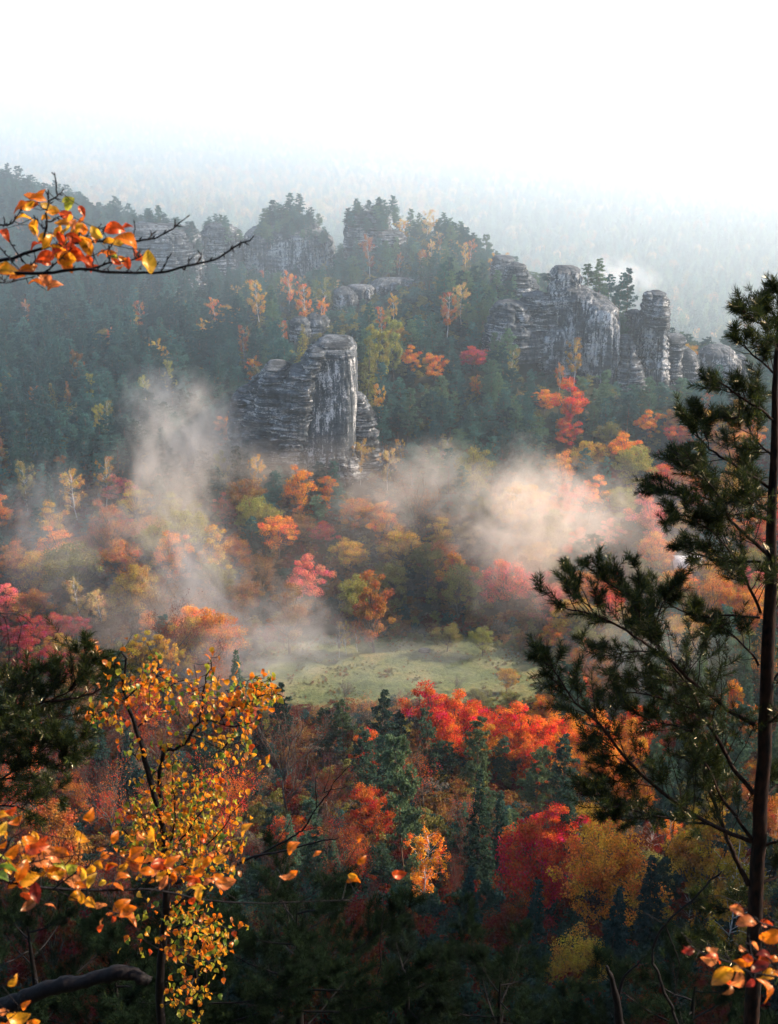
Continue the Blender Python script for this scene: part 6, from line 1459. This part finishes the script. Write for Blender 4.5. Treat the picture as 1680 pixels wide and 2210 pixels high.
# ---- dead wood
def dead(name, label, cat, Y, lines, seed, mat=None, rag=.004):
    r = np.random.default_rng(seed); tb = MB(); first = None
    for pts, w0, w1 in lines:
        P = line(pts, Y, r.normal(0, .15)); P = kink(P, r, rag); R = np.linspace(w0, w1, len(P)) * Y / FPX * (1 + .12 * vnoise(np.arange(len(P)) * .7, 0, seed))
        V, F = tube(P, R, 9)
        V = V + fbm(V[:, 0] * 14, V[:, 1] * 14, V[:, 2] * 14, seed, 3)[:, None] * (w0 * Y / FPX * .18); tb.add(V, F)
        if first is None: first = P[0]
    me = tb.mesh(name, [mat or M_TWIG], True); co = np.empty(len(me.vertices) * 3); me.vertices.foreach_get('co', co); me.vertices.foreach_set('co', (co.reshape(-1, 3) - first).astype(np.float32).ravel()); me.update()
    return link(name, me, None, tuple(first), label=label, category=cat)
dead('fallen_log', 'thick dark leaning log with a rounded upper end at the bottom left', 'log', 5.0, [([(-140,2230),(-30,2180),(23,2165),(62,2148),(116,2126),(173,2112),(231,2099),(266,2096),(300,2104),(322,2118)], 26, 15)], 51, M_TWIG)
dead('dead_branch', 'bare grey dead branch rising to the right behind the leafy birch', 'branch', 6.0, [([(380,1905),(435,1884),(500,1874),(550,1852),(625,1837),(700,1817),(732,1808)], 5, 1.2), ([(550,1852),(600,1815),(640,1795),(655,1789),(672,1750),(700,1709),(725,1679),(760,1647)], 3, .8), ([(655,1789),(678,1740),(680,1689),(690,1660)], 1.8, .6), ([(640,1800),(690,1790),(715,1800)], 1.2, .5), ([(700,1709),(740,1700),(770,1690)], 1.0, .5), ([(600,1815),(625,1770),(640,1720)], 1.2, .5), ([(700,1709),(712,1670),(715,1640)], 1.0, .5)], 52)
dead('dead_sapling', 'bent bare sapling bowing left of the foreground pine trunk near the bottom', 'sapling', 6.4, [([(1475,2240),(1464,2210),(1451,2170),(1432,2138),(1421,2092),(1412,2067),(1419,2030),(1439,1994),(1478,1955),(1524,1911),(1559,1880)], 5, 2.2), ([(1437,2000),(1455,2037),(1469,2078),(1462,2120),(1455,2150)], 2.4, 1.2), ([(1478,1955),(1540,1935),(1600,1950)], 1.6, .7), ([(1500,1935),(1540,1890),(1560,1840)], 1.4, .6), ([(1439,1994),(1400,1975),(1370,1960)], 1.5, .6)], 53)
dead('snag', 'dark broken snag beside the olive gold bush at the bottom', 'snag', 9.0, [([(1350,2260),(1338,2210),(1330,2160),(1318,2110),(1310,2085)], 14, 5), ([(1330,2160),(1345,2110),(1370,2085),(1395,2060)], 5, 1.2)], 54)
dead('hanging_twigs', 'thin bare twigs hanging into view at the left edge above the crimson maples', 'twigs', 4.0, [([(-80,1335),(0,1326),(29,1327),(52,1336),(71,1350)], 1.6, .8), ([(9,1330),(17,1368),(22,1402),(20,1446)], 1.0, .5), ([(38,1330),(46,1347),(43,1365),(36,1405),(32,1446)], 1.0, .5), ([(48,1349),(68,1369)], .8, .5), ([(17,1368),(4,1385),(0,1400)], .7, .4), ([(20,1420),(10,1440)], .6, .4), ([(38,1400),(44,1420)], .6, .4), ([(29,1327),(50,1330),(66,1340)], .7, .4)], 55, rag=.0015)
dead('dead_branch', 'thin upright reddish dead stem at the bottom centre', 'branch', 7.0, [([(815,2110),(822,2060),(824,2000),(828,1940)], 2.0, .6), ([(824,2000),(835,1975),(838,1950)], 1.0, .4)], 56)

# ---- small things on the valley floor
def boulder(name, label, u, v, Y, s, seed, cat='boulder'):
    r = np.random.default_rng(seed); me = ico(); me.name = name; n = len(me.vertices); co = np.empty(n * 3); me.vertices.foreach_get('co', co); co = co.reshape(-1, 3)
    co *= (1 + .25 * fbm(co[:, 0] * 1.5, co[:, 1] * 1.5, co[:, 2] * 1.5, seed, 3))[:, None]; me.vertices.foreach_set('co', co.astype(np.float32).ravel()); me.materials.append(RM3); me.update()
    p = at(u, v, Y); z = float(terrain(p[0], Y)[0]); o = link(name, me, None, (p[0], Y, z + s * .2), label=label, category=cat); o.scale = (s * 1.5, s, s * .8)
boulder('boulder', 'pale grey boulder lying on the meadow beside the grey green apple tree', 917, 1402, 237, 1.0, 3)
dead('fallen_log', 'small fallen log on the upper meadow left of the boulder', 'trunk', 240, [([(848,1403),(862,1401),(878,1404)], 1.6, .8)], 58, M_BARK, .05)
# hut in the trees on the right
hx, hy, hz, hs_ = place(1478, 1226, 60, 'oak_tree', 0, 1.0, mid=.5)
oh = thing('hut', 'small hut with a pale roof among the trees behind the foreground pine', 'hut', (hx, hy, hz))
mw = bark_mat('weathered boards', (.10, .07, .05), (.22, .17, .13), 4); mr = bark_mat('pale sheet roof', (.55, .56, .57), (.78, .79, .80), 1.5, .6, 1.0, .05); mg = bark_mat('dark window', (.01, .012, .015), (.03, .035, .04), 1, .2)
def bx_(lo, hi):
    x0, y0, z0 = lo; x1, y1, z1 = hi; V = [(x0, y0, z0), (x1, y0, z0), (x1, y1, z0), (x0, y1, z0), (x0, y0, z1), (x1, y0, z1), (x1, y1, z1), (x0, y1, z1)]
    return V, [(3, 2, 1, 0), (4, 5, 6, 7), (0, 1, 5, 4), (1, 2, 6, 5), (2, 3, 7, 6), (3, 0, 4, 7)]
q = MB(); V, F = bx_((-3.4, -2.4, -1), (3.4, 2.4, 5.5)); q.quads(V, F); q.add([(-3.4, -2.4, 5.5), (-3.4, 2.4, 5.5), (-3.4, 0, 7.5), (3.4, -2.4, 5.5), (3.4, 2.4, 5.5), (3.4, 0, 7.5)], [(0, 2, 1), (3, 4, 5), (0, 3, 5), (0, 5, 2), (1, 2, 5), (1, 5, 4)]); link('wall', q.mesh('wall', [mw]), oh)
q = MB()
for s in (-1, 1):
    V = np.array([(-3.9, 0, 7.72), (3.9, 0, 7.72), (3.9, s * 3.0, 5.22), (-3.9, s * 3.0, 5.22)]); V2 = V - [0, 0, .18]
    q.quads(np.vstack([V, V2]), [(0, 1, 2, 3), (7, 6, 5, 4), (0, 4, 5, 1), (1, 5, 6, 2), (2, 6, 7, 3), (3, 7, 4, 0)])
link('roof', q.mesh('roof', [mr]), oh)
for x in (-1.8, 1.6):
    q = MB(); V, F = bx_((x - .5, -2.46, 3.0), (x + .5, -2.42, 4.2)); q.quads(V, F); link('window', q.mesh('window', [mg]), oh)
